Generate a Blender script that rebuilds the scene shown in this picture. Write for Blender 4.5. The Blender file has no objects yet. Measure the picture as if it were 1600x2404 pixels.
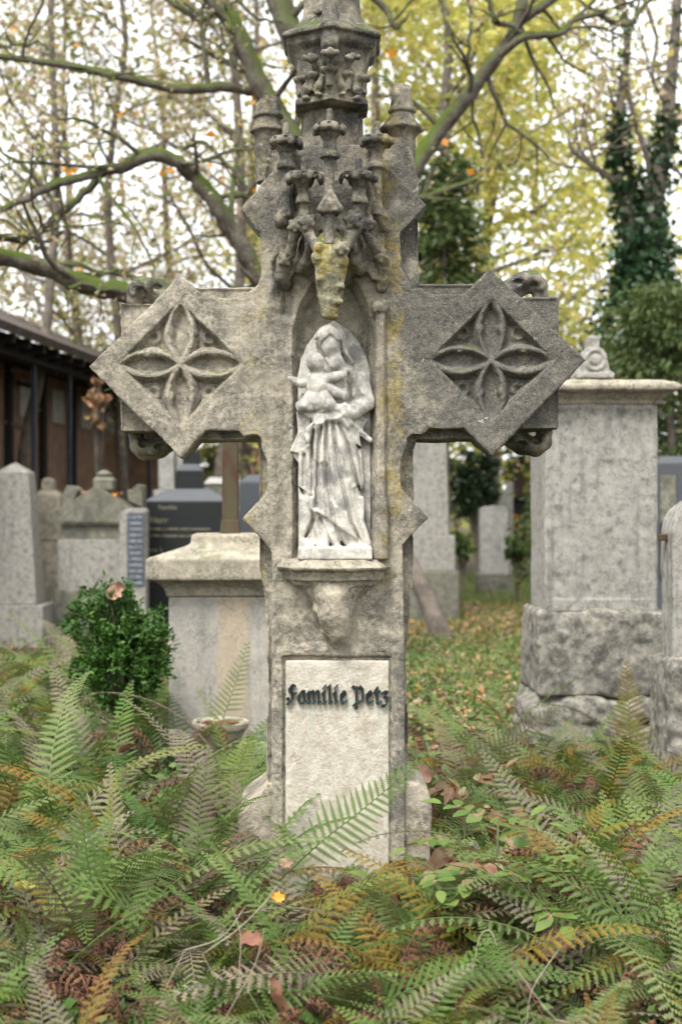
import bpy, bmesh, math, random
import numpy as np
from mathutils import Vector, Matrix

SC = bpy.context.scene
COL = SC.collection
R = math.radians

# ---------------------------------------------------------------- camera, sky, sun, exposure
CAMH, F_PX, HY = 1.33, 3005.0, 1190.0
cam_d = bpy.data.cameras.new('camera'); cam = bpy.data.objects.new('camera', cam_d); COL.objects.link(cam)
cam.location = (0, -4.0, CAMH); cam.rotation_euler = (R(90), 0, 0)
cam_d.sensor_fit = 'VERTICAL'; cam_d.sensor_height = 36; cam_d.lens = 45; cam_d.shift_y = -12 / 2404
cam_d.clip_start = 0.05; cam_d.clip_end = 600
cam_d.dof.use_dof = True; cam_d.dof.focus_distance = 3.98; cam_d.dof.aperture_fstop = 2.7
SC.camera = cam
SC.render.resolution_x, SC.render.resolution_y = 681, 1024

SUN_EL, SUN_AZ = R(58), R(205)
w = bpy.data.worlds.new('World'); SC.world = w; w.use_nodes = True
nt = w.node_tree; nt.nodes.clear()
sky = nt.nodes.new('ShaderNodeTexSky'); sky.sky_type = 'NISHITA'; sky.sun_disc = False
sky.sun_elevation = SUN_EL; sky.sun_rotation = SUN_AZ; sky.dust_density = 4; sky.air_density = 1.0
hs = nt.nodes.new('ShaderNodeHueSaturation'); hs.inputs['Saturation'].default_value = 0.12
mx = nt.nodes.new('ShaderNodeMix'); mx.data_type = 'RGBA'; mx.inputs[0].default_value = 0.65
mx.inputs[7].default_value = (12.0, 12.3, 12.8, 1)          # an even cloud deck over the clear-sky gradient
bg = nt.nodes.new('ShaderNodeBackground'); bg.inputs['Strength'].default_value = 0.062
wo = nt.nodes.new('ShaderNodeOutputWorld')
nt.links.new(sky.outputs[0], hs.inputs['Color']); nt.links.new(hs.outputs[0], mx.inputs[6])
nt.links.new(mx.outputs[2], bg.inputs[0]); nt.links.new(bg.outputs[0], wo.inputs[0])
sl = bpy.data.lights.new('sun', 'SUN'); sl.energy = 1.5; sl.angle = R(22); sl.color = (1, .98, .95)
so = bpy.data.objects.new('sun', sl); COL.objects.link(so); so.rotation_euler = (R(32), 0, R(-25)); so.location = (0, 0, 20)
SC.view_settings.view_transform = 'Standard'; SC.view_settings.look = 'None'
SC.view_settings.gamma = 1; SC.view_settings.exposure = 1.88; SC.view_settings.use_curve_mapping = False
SC.render.engine = 'CYCLES'
SC.cycles.max_bounces = 5; SC.cycles.diffuse_bounces = 2; SC.cycles.glossy_bounces = 2
SC.cycles.transmission_bounces = 3; SC.cycles.transparent_max_bounces = 4
SC.cycles.use_denoising = True; SC.cycles.use_adaptive_sampling = True; SC.cycles.adaptive_threshold = .02

def at(px, py, D):
    """photo pixel + distance from the camera -> a point in the place"""
    return ((px - 800) * D / F_PX, D - 4.0, CAMH - (py - HY) * D / F_PX)

def tag(o, label=None, cat=None, group=None, kind=None):
    if label: o['label'] = label
    if cat: o['category'] = cat
    if group: o['group'] = group
    if kind: o['kind'] = kind
    return o

def empty(name, loc=(0, 0, 0), rz=0.0):
    o = bpy.data.objects.new(name, None); COL.objects.link(o); o.location = loc; o.rotation_euler.z = rz
    o.empty_display_size = .05
    return o

def link(name, me, parent=None, loc=None):
    o = bpy.data.objects.new(name, me); COL.objects.link(o)
    if parent is not None:
        o.parent = parent
    if loc is not None: o.location = loc
    return o

def np_mesh(name, V, Q, mat=None, smooth=True):
    """mesh from numpy verts and equal-sized faces"""
    V = np.asarray(V, np.float32).reshape(-1, 3); Q = np.asarray(Q, np.int32)
    me = bpy.data.meshes.new(name); n = Q.shape[1]
    me.vertices.add(len(V)); me.vertices.foreach_set('co', V.ravel())
    me.loops.add(Q.size); me.loops.foreach_set('vertex_index', Q.ravel())
    me.polygons.add(len(Q)); me.polygons.foreach_set('loop_start', np.arange(0, Q.size, n, dtype=np.int32))
    me.polygons.foreach_set('loop_total', np.full(len(Q), n, np.int32))
    if smooth: me.polygons.foreach_set('use_smooth', np.ones(len(Q), bool))
    me.update(calc_edges=True); me.validate()
    if mat: me.materials.append(mat)
    return me

# ---------------------------------------------------------------- node helper and materials
class NT:
    def __init__(s, name):
        s.m = bpy.data.materials.new(name); s.m.use_nodes = True; s.t = s.m.node_tree
        s.t.nodes.clear(); s.out = s.n('ShaderNodeOutputMaterial')
        s.tc = s.n('ShaderNodeTexCoord'); s.obj = s.tc.outputs['Object']
    def n(s, t): return s.t.nodes.new(t)
    def L(s, a, b):
        if isinstance(a, (int, float)): b.default_value = a
        elif isinstance(a, tuple): b.default_value = a + (1,) if len(a) == 3 and b.type == 'RGBA' else a
        else: s.t.links.new(a, b)
    def noise(s, scale, detail=4, rough=.55, vec=None, dist=0):
        x = s.n('ShaderNodeTexNoise'); x.inputs['Scale'].default_value = scale; x.inputs['Detail'].default_value = detail
        x.inputs['Roughness'].default_value = rough; x.inputs['Distortion'].default_value = dist
        s.L(vec or s.obj, x.inputs['Vector']); return x.outputs['Fac']
    def voro(s, scale, vec=None, feat='F1'):
        x = s.n('ShaderNodeTexVoronoi'); x.feature = feat; x.inputs['Scale'].default_value = scale
        s.L(vec or s.obj, x.inputs['Vector']); return x.outputs['Distance']
    def mapr(s, f, a, b, c=0., d=1., smooth=True):
        x = s.n('ShaderNodeMapRange'); x.interpolation_type = 'SMOOTHSTEP' if smooth else 'LINEAR'
        s.L(f, x.inputs[0])
        for i, v in enumerate((a, b, c, d)): s.L(v, x.inputs[i + 1])
        return x.outputs[0]
    def mix(s, f, a, b, mode='MIX'):
        x = s.n('ShaderNodeMix'); x.data_type = 'RGBA'; x.blend_type = mode
        s.L(f, x.inputs[0]); s.L(a, x.inputs[6]); s.L(b, x.inputs[7]); return x.outputs[2]
    def math(s, op, a, b=0.):
        x = s.n('ShaderNodeMath'); x.operation = op; s.L(a, x.inputs[0]); s.L(b, x.inputs[1]); return x.outputs[0]
    def scale(s, v, vec=None):
        x = s.n('ShaderNodeMapping'); x.inputs['Scale'].default_value = v; s.L(vec or s.obj, x.inputs[0]); return x.outputs[0]
    def xyz(s, v):
        x = s.n('ShaderNodeSeparateXYZ'); s.L(v, x.inputs[0]); return x.outputs
    def ramp(s, f, stops, const=False):
        x = s.n('ShaderNodeValToRGB'); cr = x.color_ramp; cr.interpolation = 'CONSTANT' if const else 'LINEAR'
        while len(cr.elements) > 1: cr.elements.remove(cr.elements[-1])
        for i, (p, c) in enumerate(stops):
            e = cr.elements[0] if i == 0 else cr.elements.new(p)
            e.position = p; e.color = c + (1,)
        s.L(f, x.inputs[0]); return x.outputs[0]
    def bump(s, h, strength, dist, prev=None):
        x = s.n('ShaderNodeBump'); x.inputs['Strength'].default_value = strength; x.inputs['Distance'].default_value = dist
        s.L(h, x.inputs['Height'])
        if prev: s.L(prev, x.inputs['Normal'])
        return x.outputs[0]
    def finish(s, col, rough=.9, normal=None, spec=.25, metal=0.):
        b = s.n('ShaderNodeBsdfPrincipled'); s.L(col, b.inputs['Base Color']); s.L(rough, b.inputs['Roughness'])
        b.inputs['Specular IOR Level'].default_value = spec; b.inputs['Metallic'].default_value = metal
        if normal: s.L(normal, b.inputs['Normal'])
        s.L(b.outputs[0], s.out.inputs[0]); return s.m

def stone(name, base, dark, pale, soot=.5, lichen=.0, moss=.3, grain=1., bump=.5, soot_x=0., green=.25, white=.0, streak=.0, scl=1., lich_all=.13, speck=1., patch=1., stain=None, drip=None):
    k = NT(name); o = k.obj
    n1 = k.noise(3.2 * scl, 6, .62); n2 = k.noise(14 * scl, 6, .65); n3 = k.noise(70 * scl, 5, .7); n4 = k.noise(260 * scl, 3, .7)
    c = k.mix(k.mapr(n1, .32, .7, .5 - .5 * patch, .5 + .5 * patch), base, pale)
    c = k.mix(k.mapr(n2, .36, .68, 0, patch), c, k.mix(.62, c, dark))
    g = (.145, .145, .085)
    c = k.mix(k.math('MULTIPLY', k.mapr(k.noise(5 * scl, 5, .6, k.scale((1, 1, .6))), .45, .68), green), c, g)
    if stain:
        X = k.xyz(o); sf = k.mapr(k.math('ABSOLUTE', k.math('ADD', k.math('SUBTRACT', X[0], stain[0]), k.math('MULTIPLY', k.math('SUBTRACT', n2, .5), .12))), stain[1], stain[1] * .6)
        c = k.mix(k.math('MULTIPLY', sf, .5), c, stain[2])
    f = k.noise(6.5 * scl, 8, .68)
    if soot_x:
        X = k.xyz(o)                                        # rain side of the cross is blacker, and so is its head
        sx = k.math('ADD', k.mapr(X[0], .02, .45, -.05, .17 * soot_x), k.mapr(X[2], 1.9, 2.2, 0, .12))
        f = k.math('ADD', f, sx)
    f = k.mapr(f, .56 - .25 * soot, .74 - .2 * soot)
    c = k.mix(k.math('MULTIPLY', f, min(1., .35 + soot)), c, dark)
    if streak:
        st = k.mapr(k.noise(22, 4, .6, k.scale((1, 1, .07))), .5, .72)
        c = k.mix(k.math('MULTIPLY', st, streak), c, dark)
    pa = k.mapr(k.noise(8 * scl, 3, .6), .35, .65, .35 * speck, 1.15 * speck)
    c = k.mix(k.math('MULTIPLY', k.mapr(n3, .62, .36, 0, .6), pa), c, (0.02, .02, .018))
    c = k.mix(k.mapr(n4, .45, .78, 0, .42 * speck), c, pale)
    if drip:                                                # verdigris washed down from bronze letters
        Z = k.xyz(o)[2]; df = k.math('MULTIPLY', k.mapr(k.noise(30, 3, .6, k.scale((1, 1, .06))), .50, .66), k.mapr(Z, drip[1], drip[0]))
        c = k.mix(k.math('MULTIPLY', k.math('MULTIPLY', df, k.math('LESS_THAN', Z, drip[0] + .01)), .45), c, drip[2])
    if white:
        sp = k.math('MULTIPLY', k.mapr(k.noise(17, 6, .75), .62, .68), white)
        c = k.mix(sp, c, (.46, .47, .43))
        sp = k.math('MULTIPLY', k.mapr(k.noise(55, 4, .7), .66, .71), white)
        c = k.mix(sp, c, (.5, .5, .45))
    if lichen:
        X = k.xyz(o)
        band = k.math('MAXIMUM', k.math('MULTIPLY', k.mapr(k.math('ABSOLUTE', k.math('SUBTRACT', X[0], .155)), .10, .015), .62), lich_all)
        band = k.math('MAXIMUM', band, k.math('MULTIPLY', k.mapr(k.math('ABSOLUTE', k.math('ADD', X[0], .27)), .11, .02), .5))
        lf = k.mapr(k.math('ADD', k.math('MULTIPLY', k.noise(34, 8, .78), .65), k.math('MULTIPLY', band, .42)), .52, .6)
        zl = k.mapr(X[2], .98, 1.2)
        lf = k.math('MULTIPLY', k.math('MULTIPLY', lf, lichen), k.math('MULTIPLY', zl, k.mapr(k.noise(7.5, 4, .6), .44, .57)))
        c = k.mix(lf, c, k.mix(k.mapr(n3, .3, .7), (.15, .12, .03), (.31, .235, .05)))
    ge = k.n('ShaderNodeNewGeometry'); nz = k.xyz(ge.outputs['Normal'])[2]
    mf = k.math('MULTIPLY', k.mapr(nz, .35, .85), k.mapr(k.noise(9, 5, .6), .62 - .25 * moss, .68 - .25 * moss))
    c = k.mix(k.math('MULTIPLY', mf, min(1, moss * 1.6)), c, k.mix(n3, (.03, .045, .012), (.09, .12, .02)))
    b1 = k.bump(n3, bump, .008); b2 = k.bump(n4, bump * .8, .003, b1)
    pit = k.mapr(k.noise(120 * scl, 2, .5), .3, .42)
    b3 = k.bump(pit, bump * .6, .003, b2)
    return k.finish(c, .93, b3, .18)

def flat_mat(name, base, var=.3, scale=6., rough=.8, bump=.2, spec=.3, metal=0.):
    k = NT(name); n1 = k.noise(scale, 6, .65); n2 = k.noise(scale * 9, 4, .65)
    lo = tuple(v * (1 - var) for v in base); hi = tuple(min(1, v * (1 + var)) for v in base)
    c = k.mix(k.mapr(n1, .3, .7), lo, hi); c = k.mix(k.mapr(n2, .3, .75, 0, .5), c, lo)
    return k.finish(c, rough, k.bump(n2, bump, .006), spec, metal)

def leaf_mat(name, stops, by='island', transl=.35, rough=.55, spots=None, moist=.3):
    """leaves: every leaf (or every frond) picks its own colour from the ramp"""
    k = NT(name)
    if by == 'island':
        r = k.n('ShaderNodeNewGeometry').outputs['Random Per Island']
    else:
        r = k.n('ShaderNodeObjectInfo').outputs['Random']
    c = k.ramp(r, stops)
    n = k.noise(25 if by != 'island' else 8, 3, .6)
    c = k.mix(k.mapr(n, .35, .7, 0, .45), c, k.mix(.5, c, (.02, .025, .01)))
    if spots:
        c = k.mix(k.mapr(k.noise(spots[0], 4, .7), spots[1], spots[1] + .06), c, spots[2])
    b = k.n('ShaderNodeBsdfPrincipled'); k.L(c, b.inputs['Base Color']); b.inputs['Roughness'].default_value = rough
    b.inputs['Specular IOR Level'].default_value = moist
    t = k.n('ShaderNodeBsdfTranslucent'); k.L(k.mix(.25, c, (.5, .5, .1), 'OVERLAY'), t.inputs[0])
    m = k.n('ShaderNodeMixShader'); m.inputs[0].default_value = transl
    k.L(b.outputs[0], m.inputs[1]); k.L(t.outputs[0], m.inputs[2]); k.L(m.outputs[0], k.out.inputs[0])
    return k.m

# ---------------------------------------------------------------- carved stone: distance fields polygonised with surface nets
_rs = np.random.RandomState(5); _TAB = _rs.rand(32, 32, 32).astype(np.float32)
def vnoise(P, scale, seed=0.):
    p = P * scale + np.array([3.1 + seed, 7.7 - seed, 1.3 + 2 * seed], np.float32)
    i = np.floor(p).astype(np.int64); f = (p - i).astype(np.float32); f = f * f * (3 - 2 * f); i &= 31; j = (i + 1) & 31
    r = 0
    for a in (0, 1):
        wx = f[..., 0] if a else 1 - f[..., 0]; ia = (j if a else i)[..., 0]
        for b in (0, 1):
            wy = f[..., 1] if b else 1 - f[..., 1]; ib = (j if b else i)[..., 1]
            for c in (0, 1):
                wz = f[..., 2] if c else 1 - f[..., 2]; ic = (j if c else i)[..., 2]
                r = r + wx * wy * wz * _TAB[ia, ib, ic]
    return r * 2 - 1

class Field:
    def __init__(s, lo, hi, h):
        s.lo = np.array(lo, np.float32); s.h = h
        s.n = [int(math.ceil((hi[i] - lo[i]) / h)) + 1 for i in range(3)]
        s.ax = [(lo[i] + h * np.arange(s.n[i])).astype(np.float32) for i in range(3)]
        s.F = np.full(s.n, 1., np.float32)
    def sub(s, lo, hi, pad=.02):
        sl = []
        for i in range(3):
            a = int(np.searchsorted(s.ax[i], lo[i] - pad)); b = int(np.searchsorted(s.ax[i], hi[i] + pad))
            sl.append(slice(max(a, 0), max(b, 0)))
        X = s.ax[0][sl[0]][:, None, None]; Y = s.ax[1][sl[1]][None, :, None]; Z = s.ax[2][sl[2]][None, None, :]
        return tuple(sl), X, Y, Z
    def put(s, lo, hi, fn, k=0., cut=False):
        sl, X, Y, Z = s.sub(lo, hi, .02 + k)
        if 0 in s.F[sl].shape: return
        d = fn(X, Y, Z); A = s.F[sl]
        if cut: s.F[sl] = np.maximum(A, -d)
        elif k:
            hh = np.clip(.5 + .5 * (A - d) / k, 0, 1)
            s.F[sl] = A * (1 - hh) + d * hh - k * hh * (1 - hh)
        else: s.F[sl] = np.minimum(A, d)
    # --- shapes
    def box(s, lo, hi, r=.0, k=0., cut=False):
        c = [(lo[i] + hi[i]) / 2 for i in range(3)]; e = [(hi[i] - lo[i]) / 2 - r for i in range(3)]
        def fn(X, Y, Z):
            q = [np.abs(X - c[0]) - e[0], np.abs(Y - c[1]) - e[1], np.abs(Z - c[2]) - e[2]]
            return np.sqrt(np.maximum(q[0], 0) ** 2 + np.maximum(q[1], 0) ** 2 + np.maximum(q[2], 0) ** 2) + np.minimum(np.maximum(q[0], np.maximum(q[1], q[2])), 0) - r
        s.put(lo, hi, fn, k, cut)
    def ball(s, c, r, k=0., cut=False):
        r = (r, r, r) if isinstance(r, (int, float)) else r; m = min(r)
        fn = lambda X, Y, Z: (np.sqrt(((X - c[0]) / r[0]) ** 2 + ((Y - c[1]) / r[1]) ** 2 + ((Z - c[2]) / r[2]) ** 2) - 1) * m
        s.put([c[i] - r[i] for i in range(3)], [c[i] + r[i] for i in range(3)], fn, k, cut)
    def cap(s, a, b, ra, rb=None, k=0., cut=False):
        rb = ra if rb is None else rb; m = max(ra, rb); v = [b[i] - a[i] for i in range(3)]; vv = sum(t * t for t in v) + 1e-12
        def fn(X, Y, Z):
            t = np.clip(((X - a[0]) * v[0] + (Y - a[1]) * v[1] + (Z - a[2]) * v[2]) / vv, 0, 1)
            return np.sqrt((X - a[0] - t * v[0]) ** 2 + (Y - a[1] - t * v[1]) ** 2 + (Z - a[2] - t * v[2]) ** 2) - (ra + (rb - ra) * t)
        s.put([min(a[i], b[i]) - m for i in range(3)], [max(a[i], b[i]) + m for i in range(3)], fn, k, cut)
    def path(s, pts, rs, k=0., cut=False):
        for i in range(len(pts) - 1): s.cap(pts[i], pts[i + 1], rs[i], rs[i + 1], k, cut)
    def lathe(s, cx, cy, prof, n=0, rot=0., k=0., scal=0., ns=8):
        """prof: (z, r) from top to bottom; n-sided plan when n > 0"""
        pr = sorted(prof); zs = [p[0] for p in pr]; rr = [p[1] for p in pr]; m = max(rr) * 1.2
        def fn(X, Y, Z):
            dx, dy = X - cx, Y - cy
            if n:
                rho = None
                for i in range(n):
                    a = rot + 2 * math.pi * i / n; t = dx * math.cos(a) + dy * math.sin(a)
                    rho = t if rho is None else np.maximum(rho, t)
            else: rho = np.sqrt(dx * dx + dy * dy)
            r = np.interp(Z, zs, rr).astype(np.float32)
            if scal: r = r * (1 + scal * np.cos(ns * np.arctan2(dy, dx)))
            return np.maximum((rho - r) * .75, np.maximum(zs[0] - Z, Z - zs[-1]))
        s.put((cx - m, cy - m, zs[0]), (cx + m, cy + m, zs[-1]), fn, k)
    def poly(s, pts, y0, y1, k=0., cut=False, depth=None):
        """outline in x-z, pushed through y0..y1"""
        xs = [p[0] for p in pts]; zs = [p[1] for p in pts]
        def fn(X, Y, Z):
            d = poly2d(pts, X[:, 0, 0], Z[0, 0, :])[:, None, :]
            d = np.maximum(d, np.maximum(y0 - Y, Y - y1))
            return d
        s.put((min(xs), y0, min(zs)), (max(xs), y1, max(zs)), fn, k, cut)
    def mesh(s, name, mat, rough=((.004, 7), (.002, 26), (.001, 80)), seed=0., keep=True):
        V, Q, N = nets(s)
        for a, sc in rough: V += N * (a * vnoise(V, sc, seed))[:, None]
        return np_mesh(name, V, Q, mat)

def poly2d(pts, xs, zs):
    X = xs[:, None]; Z = zs[None, :]
    d = np.full((len(xs), len(zs)), 1e9, np.float32); inside = np.zeros(d.shape, bool); n = len(pts)
    for i in range(n):
        ax, az = pts[i]; bx, bz = pts[(i + 1) % n]; ex, ez = bx - ax, bz - az
        t = np.clip(((X - ax) * ex + (Z - az) * ez) / (ex * ex + ez * ez + 1e-12), 0, 1)
        d = np.minimum(d, (X - ax - t * ex) ** 2 + (Z - az - t * ez) ** 2)
        if abs(ez) > 1e-9:
            inside ^= ((az > Z) != (bz > Z)) & (X < ex * (Z - az) / ez + ax)
    d = np.sqrt(d); return np.where(inside, -d, d).astype(np.float32)

def line2d(pts, xs, zs):
    X = xs[:, None]; Z = zs[None, :]; d = np.full((len(xs), len(zs)), 1e9, np.float32)
    for i in range(len(pts) - 1):
        ax, az = pts[i]; ex, ez = pts[i + 1][0] - ax, pts[i + 1][1] - az
        t = np.clip(((X - ax) * ex + (Z - az) * ez) / (ex * ex + ez * ez + 1e-12), 0, 1)
        d = np.minimum(d, (X - ax - t * ex) ** 2 + (Z - az - t * ez) ** 2)
    return np.sqrt(d)

def nets(fd):
    F = fd.F.copy()
    for ax in range(3):                                     # close the surface at the border of the field
        for e in (0, -1):
            sl = [slice(None)] * 3; sl[ax] = e; F[tuple(sl)] = np.maximum(F[tuple(sl)], .001)
    S = F < 0; n = np.array(S.shape)
    cnt = np.zeros(n - 1, np.int8)
    for a in (0, 1):
        for b in (0, 1):
            for c in (0, 1): cnt += S[a:n[0] - 1 + a, b:n[1] - 1 + b, c:n[2] - 1 + c]
    I, J, K = np.nonzero((cnt > 0) & (cnt < 8)); m = len(I)
    idx = np.full(n - 1, -1, np.int32); idx[I, J, K] = np.arange(m)
    v = {}
    for a in (0, 1):
        for b in (0, 1):
            for c in (0, 1): v[a, b, c] = F[I + a, J + b, K + c]
    P = np.zeros((m, 3), np.float32); W = np.zeros(m, np.float32); N = np.zeros((m, 3), np.float32)
    cs = list(v)
    for p in cs:
        for ax in range(3):
            if p[ax] == 0:
                q = list(p); q[ax] = 1; q = tuple(q); fa, fb = v[p], v[q]; N[:, ax] += fb - fa
                x = (fa < 0) != (fb < 0); t = np.where(x, fa / np.where(x, fa - fb, 1), 0)
                for k in range(3): P[:, k] += np.where(x, p[k] + (t if k == ax else 0), 0)
                W += x
    P /= W[:, None]; N /= (np.linalg.norm(N, axis=1)[:, None] + 1e-9)
    V = fd.lo + fd.h * (np.stack([I, J, K], 1) + P); Q = []
    for ax in range(3):
        u, w_ = [(1, 2), (2, 0), (0, 1)][ax]
        A = [slice(None)] * 3; B = [slice(None)] * 3; A[ax] = slice(0, -1); B[ax] = slice(1, None)
        sa = S[tuple(A)]; sb = S[tuple(B)]; e = np.argwhere(sa != sb)
        ok = (e[:, u] > 0) & (e[:, w_] > 0) & (e[:, u] < n[u] - 1) & (e[:, w_] < n[w_] - 1); e = e[ok]
        fl = sa[e[:, 0], e[:, 1], e[:, 2]]
        def g(du, dw):
            c = e.copy(); c[:, u] += du; c[:, w_] += dw; return idx[c[:, 0], c[:, 1], c[:, 2]]
        q = np.stack([g(-1, -1), g(0, -1), g(0, 0), g(-1, 0)], 1)
        q[~fl] = q[~fl][:, ::-1]; Q.append(q)
    Q = np.concatenate(Q); Q = Q[(Q >= 0).all(1)]
    # keep only the largest body and pieces of real size
    lab = np.arange(m)
    for _ in range(60):
        lq = lab[Q]; mn = lq.min(1); ch = mn < lq.max(1)
        if not ch.any(): break
        for c in range(4): np.minimum.at(lab, lq[ch, c], mn[ch])
        while True:
            nw = lab[lab]
            if (nw == lab).all(): break
            lab = nw
    cntl = np.bincount(lab, minlength=m); good = cntl[lab] == cntl.max()
    Q = Q[good[Q].all(1)]; remap = np.cumsum(good) - 1
    return V[good], remap[Q].astype(np.int32), N[good]
# ---------------------------------------------------------------- stone colours
M = {}
M['cross'] = stone('weathered_limestone', (.315, .275, .205), (.05, .049, .047), (.49, .44, .345), soot=.46, lichen=.58, moss=.42, bump=.62, soot_x=1., green=.45, white=.55, streak=.3)
M['cross_low'] = stone('pale_weathered_limestone', (.33, .285, .215), (.10, .09, .075), (.47, .415, .32), soot=.2, lichen=.25, moss=.25, bump=.7, green=.3, white=.15)
M['canopy'] = stone('sooty_carved_limestone', (.25, .22, .165), (.042, .041, .041), (.40, .35, .265), soot=.62, lichen=.45, moss=.55, bump=.6, green=.55, white=.35, streak=.35)
M['pendant'] = stone('lichen_covered_stone', (.25, .225, .13), (.12, .11, .05), (.36, .34, .24), soot=.2, lichen=1., moss=.3, bump=.8, green=.5, white=1., lich_all=.6)
M['statue'] = stone('white_statue_stone', (.54, .505, .43), (.14, .137, .13), (.64, .605, .53), soot=.44, moss=.0, bump=.25, green=.06, scl=1.7, speck=.35)
M['tablet'] = stone('cream_tablet_limestone', (.47, .43, .35), (.30, .25, .18), (.54, .50, .42), soot=.05, moss=.0, bump=.55, green=.05, scl=1.4, speck=.4, drip=(.72, .56, (.27, .36, .29)))
M['bronze'] = None
k = NT('green_black_bronze')
M['bronze'] = k.finish(k.mix(k.mapr(k.noise(60, 5, .7), .48, .66), (.010, .012, .014), (.03, .065, .058)), .5, None, .5, .35)

def P(px, py, y=0.):
    a = at(px, py, 4.0 + y); return (a[0], a[2])
def C1(X, Y, y=0.): return P(500 + X / 2.613, Y / 2.613, y)
U1 = 1 / (2.613 * 751)

CROSS = empty('stone_cross', (*P(790, 2200)[:1], .14, 0))
tag(CROSS, 'tall carved grey stone grave cross with diamond arm ends standing among the ferns', 'grave cross')
def part(name, me, parent=CROSS):
    o = link(name, me, parent); o.matrix_parent_inverse = Matrix.Translation(-Vector(CROSS.location)) if parent is CROSS else Matrix()
    return o

FRONT = [(640,405),(563,490),(609,547),(611,650),(606,668),(594,680),(580,686),(572,683),(563,690),(558,699),(480,699),(471,688),(423,645),(208,861),
 (425,1075),(481,1011),(560,1011),(572,1024),(590,1021),(603,1020),(611,1028),(614,1056),(627,1083),(629,1140),(622,1160),(570,1218),(620,1272),
 (638,1300),(638,1513),(637,1836),(640,2230),(950,2230),(950,1836),(948,1513),(945,1300),(944,1279),(1006,1217),(941,1146),(941,1080),(953,1050),
 (955,1030),(966,1019),(992,1021),(1008,1007),(1088,1005),(1155,1070),(1374,845),(1150,630),(1091,691),(1001,689),(986,675),(965,680),(952,651),
 (940,628),(940,547),(1001,482),(902,383),(860,340),(700,340)]
CORE = [(640,330),(622,430),(622,684),(445,684),(435,722),(292,722),(292,1016),(435,1016),(445,1033),(605,1033),(612,1060),(612,1330),(624,1400),(634,1500),(632,2230),(954,2230),
 (953,1500),(961,1400),(967,1330),(967,1060),(975,1033),(1140,1032),(1150,1008),(1302,1008),(1302,706),(1150,706),(1140,676),(978,676),(978,430),(940,330)]

bd = Field((-.86, -.012, -.02), (.82, .30, 2.50), .0038)
# depth of the carved front, metres behind the front plane, over x and z
xs, zs = bd.ax[0], bd.ax[2]
s2 = np.zeros((len(xs), len(zs)), np.float32)
G = np.stack(np.broadcast_arrays(xs[:, None], np.float32(0), zs[None, :]), -1)
s2 += .004 * (vnoise(G, 4.) + .6 * vnoise(G, 11.))
niche = [P(*p) for p in [(686,1316),(686,830),(690,770),(706,715),(735,660),(785,612),(836,660),(862,715),(874,770),(876,830),(876,1316)]]
d = poly2d(niche, xs, zs)
s2 = np.maximum(s2, np.clip(.062 - np.maximum(d + .022, 0) * 2.4, 0, .062) * (d < .03))
# the left colonnette has weathered away: a rough shallow hollow
d = line2d([P(655, 700), P(650, 760), P(668, 900), P(664, 1100), P(668, 1290)], xs, zs)
s2 = np.maximum(s2, np.clip(.018 - d * .5, 0, .018))
d = line2d([P(660, 620), P(668, 680), P(668, 735)], xs, zs)
s2 = np.maximum(s2, np.clip(.035 - d * 1.1, 0, .035))
# flaked lower field and tablet rebate
fl = poly2d([P(*p) for p in [(645,1345),(940,1345),(940,1528),(645,1528)]], xs, zs)
s2 += np.clip(-fl * .25, 0, .007) * (1 + .9 * vnoise(G, 16.)) + .004 * (fl < 0) * vnoise(G, 30.)
tb = poly2d([P(*p) for p in [(662,1540),(920,1540),(920,2230),(662,2230)]], xs, zs)
s2 = np.where(tb < 0, np.maximum(s2, np.clip(-tb * 2, 0, .012)), s2)
# diamond panels with four pointed petals
def vesica(x, z, L, b):                                     # along +x from 0 to L
    cx = L / 2; Rr = (cx * cx + b * b) / (2 * b)
    return np.sqrt((x - cx) ** 2 + (np.abs(z) + Rr - b) ** 2) - Rr
for (cx, cz) in (P(423, 854), P(1153, 845)):
    dx = xs[:, None] - cx; dz = zs[None, :] - cz
    dia = (np.abs(dx) + np.abs(dz) - .197) * .707
    fl = np.clip(-dia * 3., 0, .038)
    rib = np.full(fl.shape, 1., np.float32)
    for (ux, uz) in ((1, 0), (-1, 0), (0, 1), (0, -1)):
        u = dx * ux + dz * uz; v = -dx * uz + dz * ux
        dv = vesica(u + .002, v, .199, .040)
        cusp = .006 * np.exp(-((u - .1) / .012) ** 2) * (np.abs(v) > .012)
        inner = np.clip((-dv - .009 - cusp) * 3.2, 0, .027)
        prof = .003 + np.clip(np.abs(dv + .002) - .0045, 0, 1) * 2.2
        fl = np.where(dv < -.009, inner + .006, fl)
        rib = np.minimum(rib, np.where(dv < .02, prof, 1.))
    # little weathered cusps in the corners between the petals
    for (ux, uz) in ((1, 1), (-1, 1), (1, -1), (-1, -1)):
        q = np.sqrt((dx - ux * .088) ** 2 + (dz - uz * .088) ** 2)
        fl = fl - .012 * np.exp(-((q - .018) / .008) ** 2) * (dia < -.01)
    fl = np.minimum(fl, np.maximum(rib, 0))
    s2 = np.where(dia < 0, np.maximum(fl, 0) + .3 * s2, s2)
S2 = s2[:, None, :]
sl, X, Y, Z = bd.sub((-9, -9, -9), (9, 9, 9))
dF = poly2d([P(*p) for p in FRONT], xs, zs)[:, None, :]
front = np.maximum(np.maximum(dF, (S2 - Y) * .7), Y - .15)
dC = poly2d([P(*p, .12) for p in CORE], xs, zs)[:, None, :]
cr = .010 * vnoise(G, 9.)[:, None, :] * (Z < .93)
core = np.maximum(np.maximum(dC + cr, .055 - Y + np.clip(-.01 - dC, -.02, 0) * .8), Y - .27)
core = np.maximum(core, (S2 - Y) * .7)
bd.F[sl] = np.minimum(front, core)
bd_me = bd.mesh('cross_body', M['cross'], ((.0032, 9), (.0022, 28), (.0013, 75)))
body = part('cross_body', bd_me)

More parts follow.
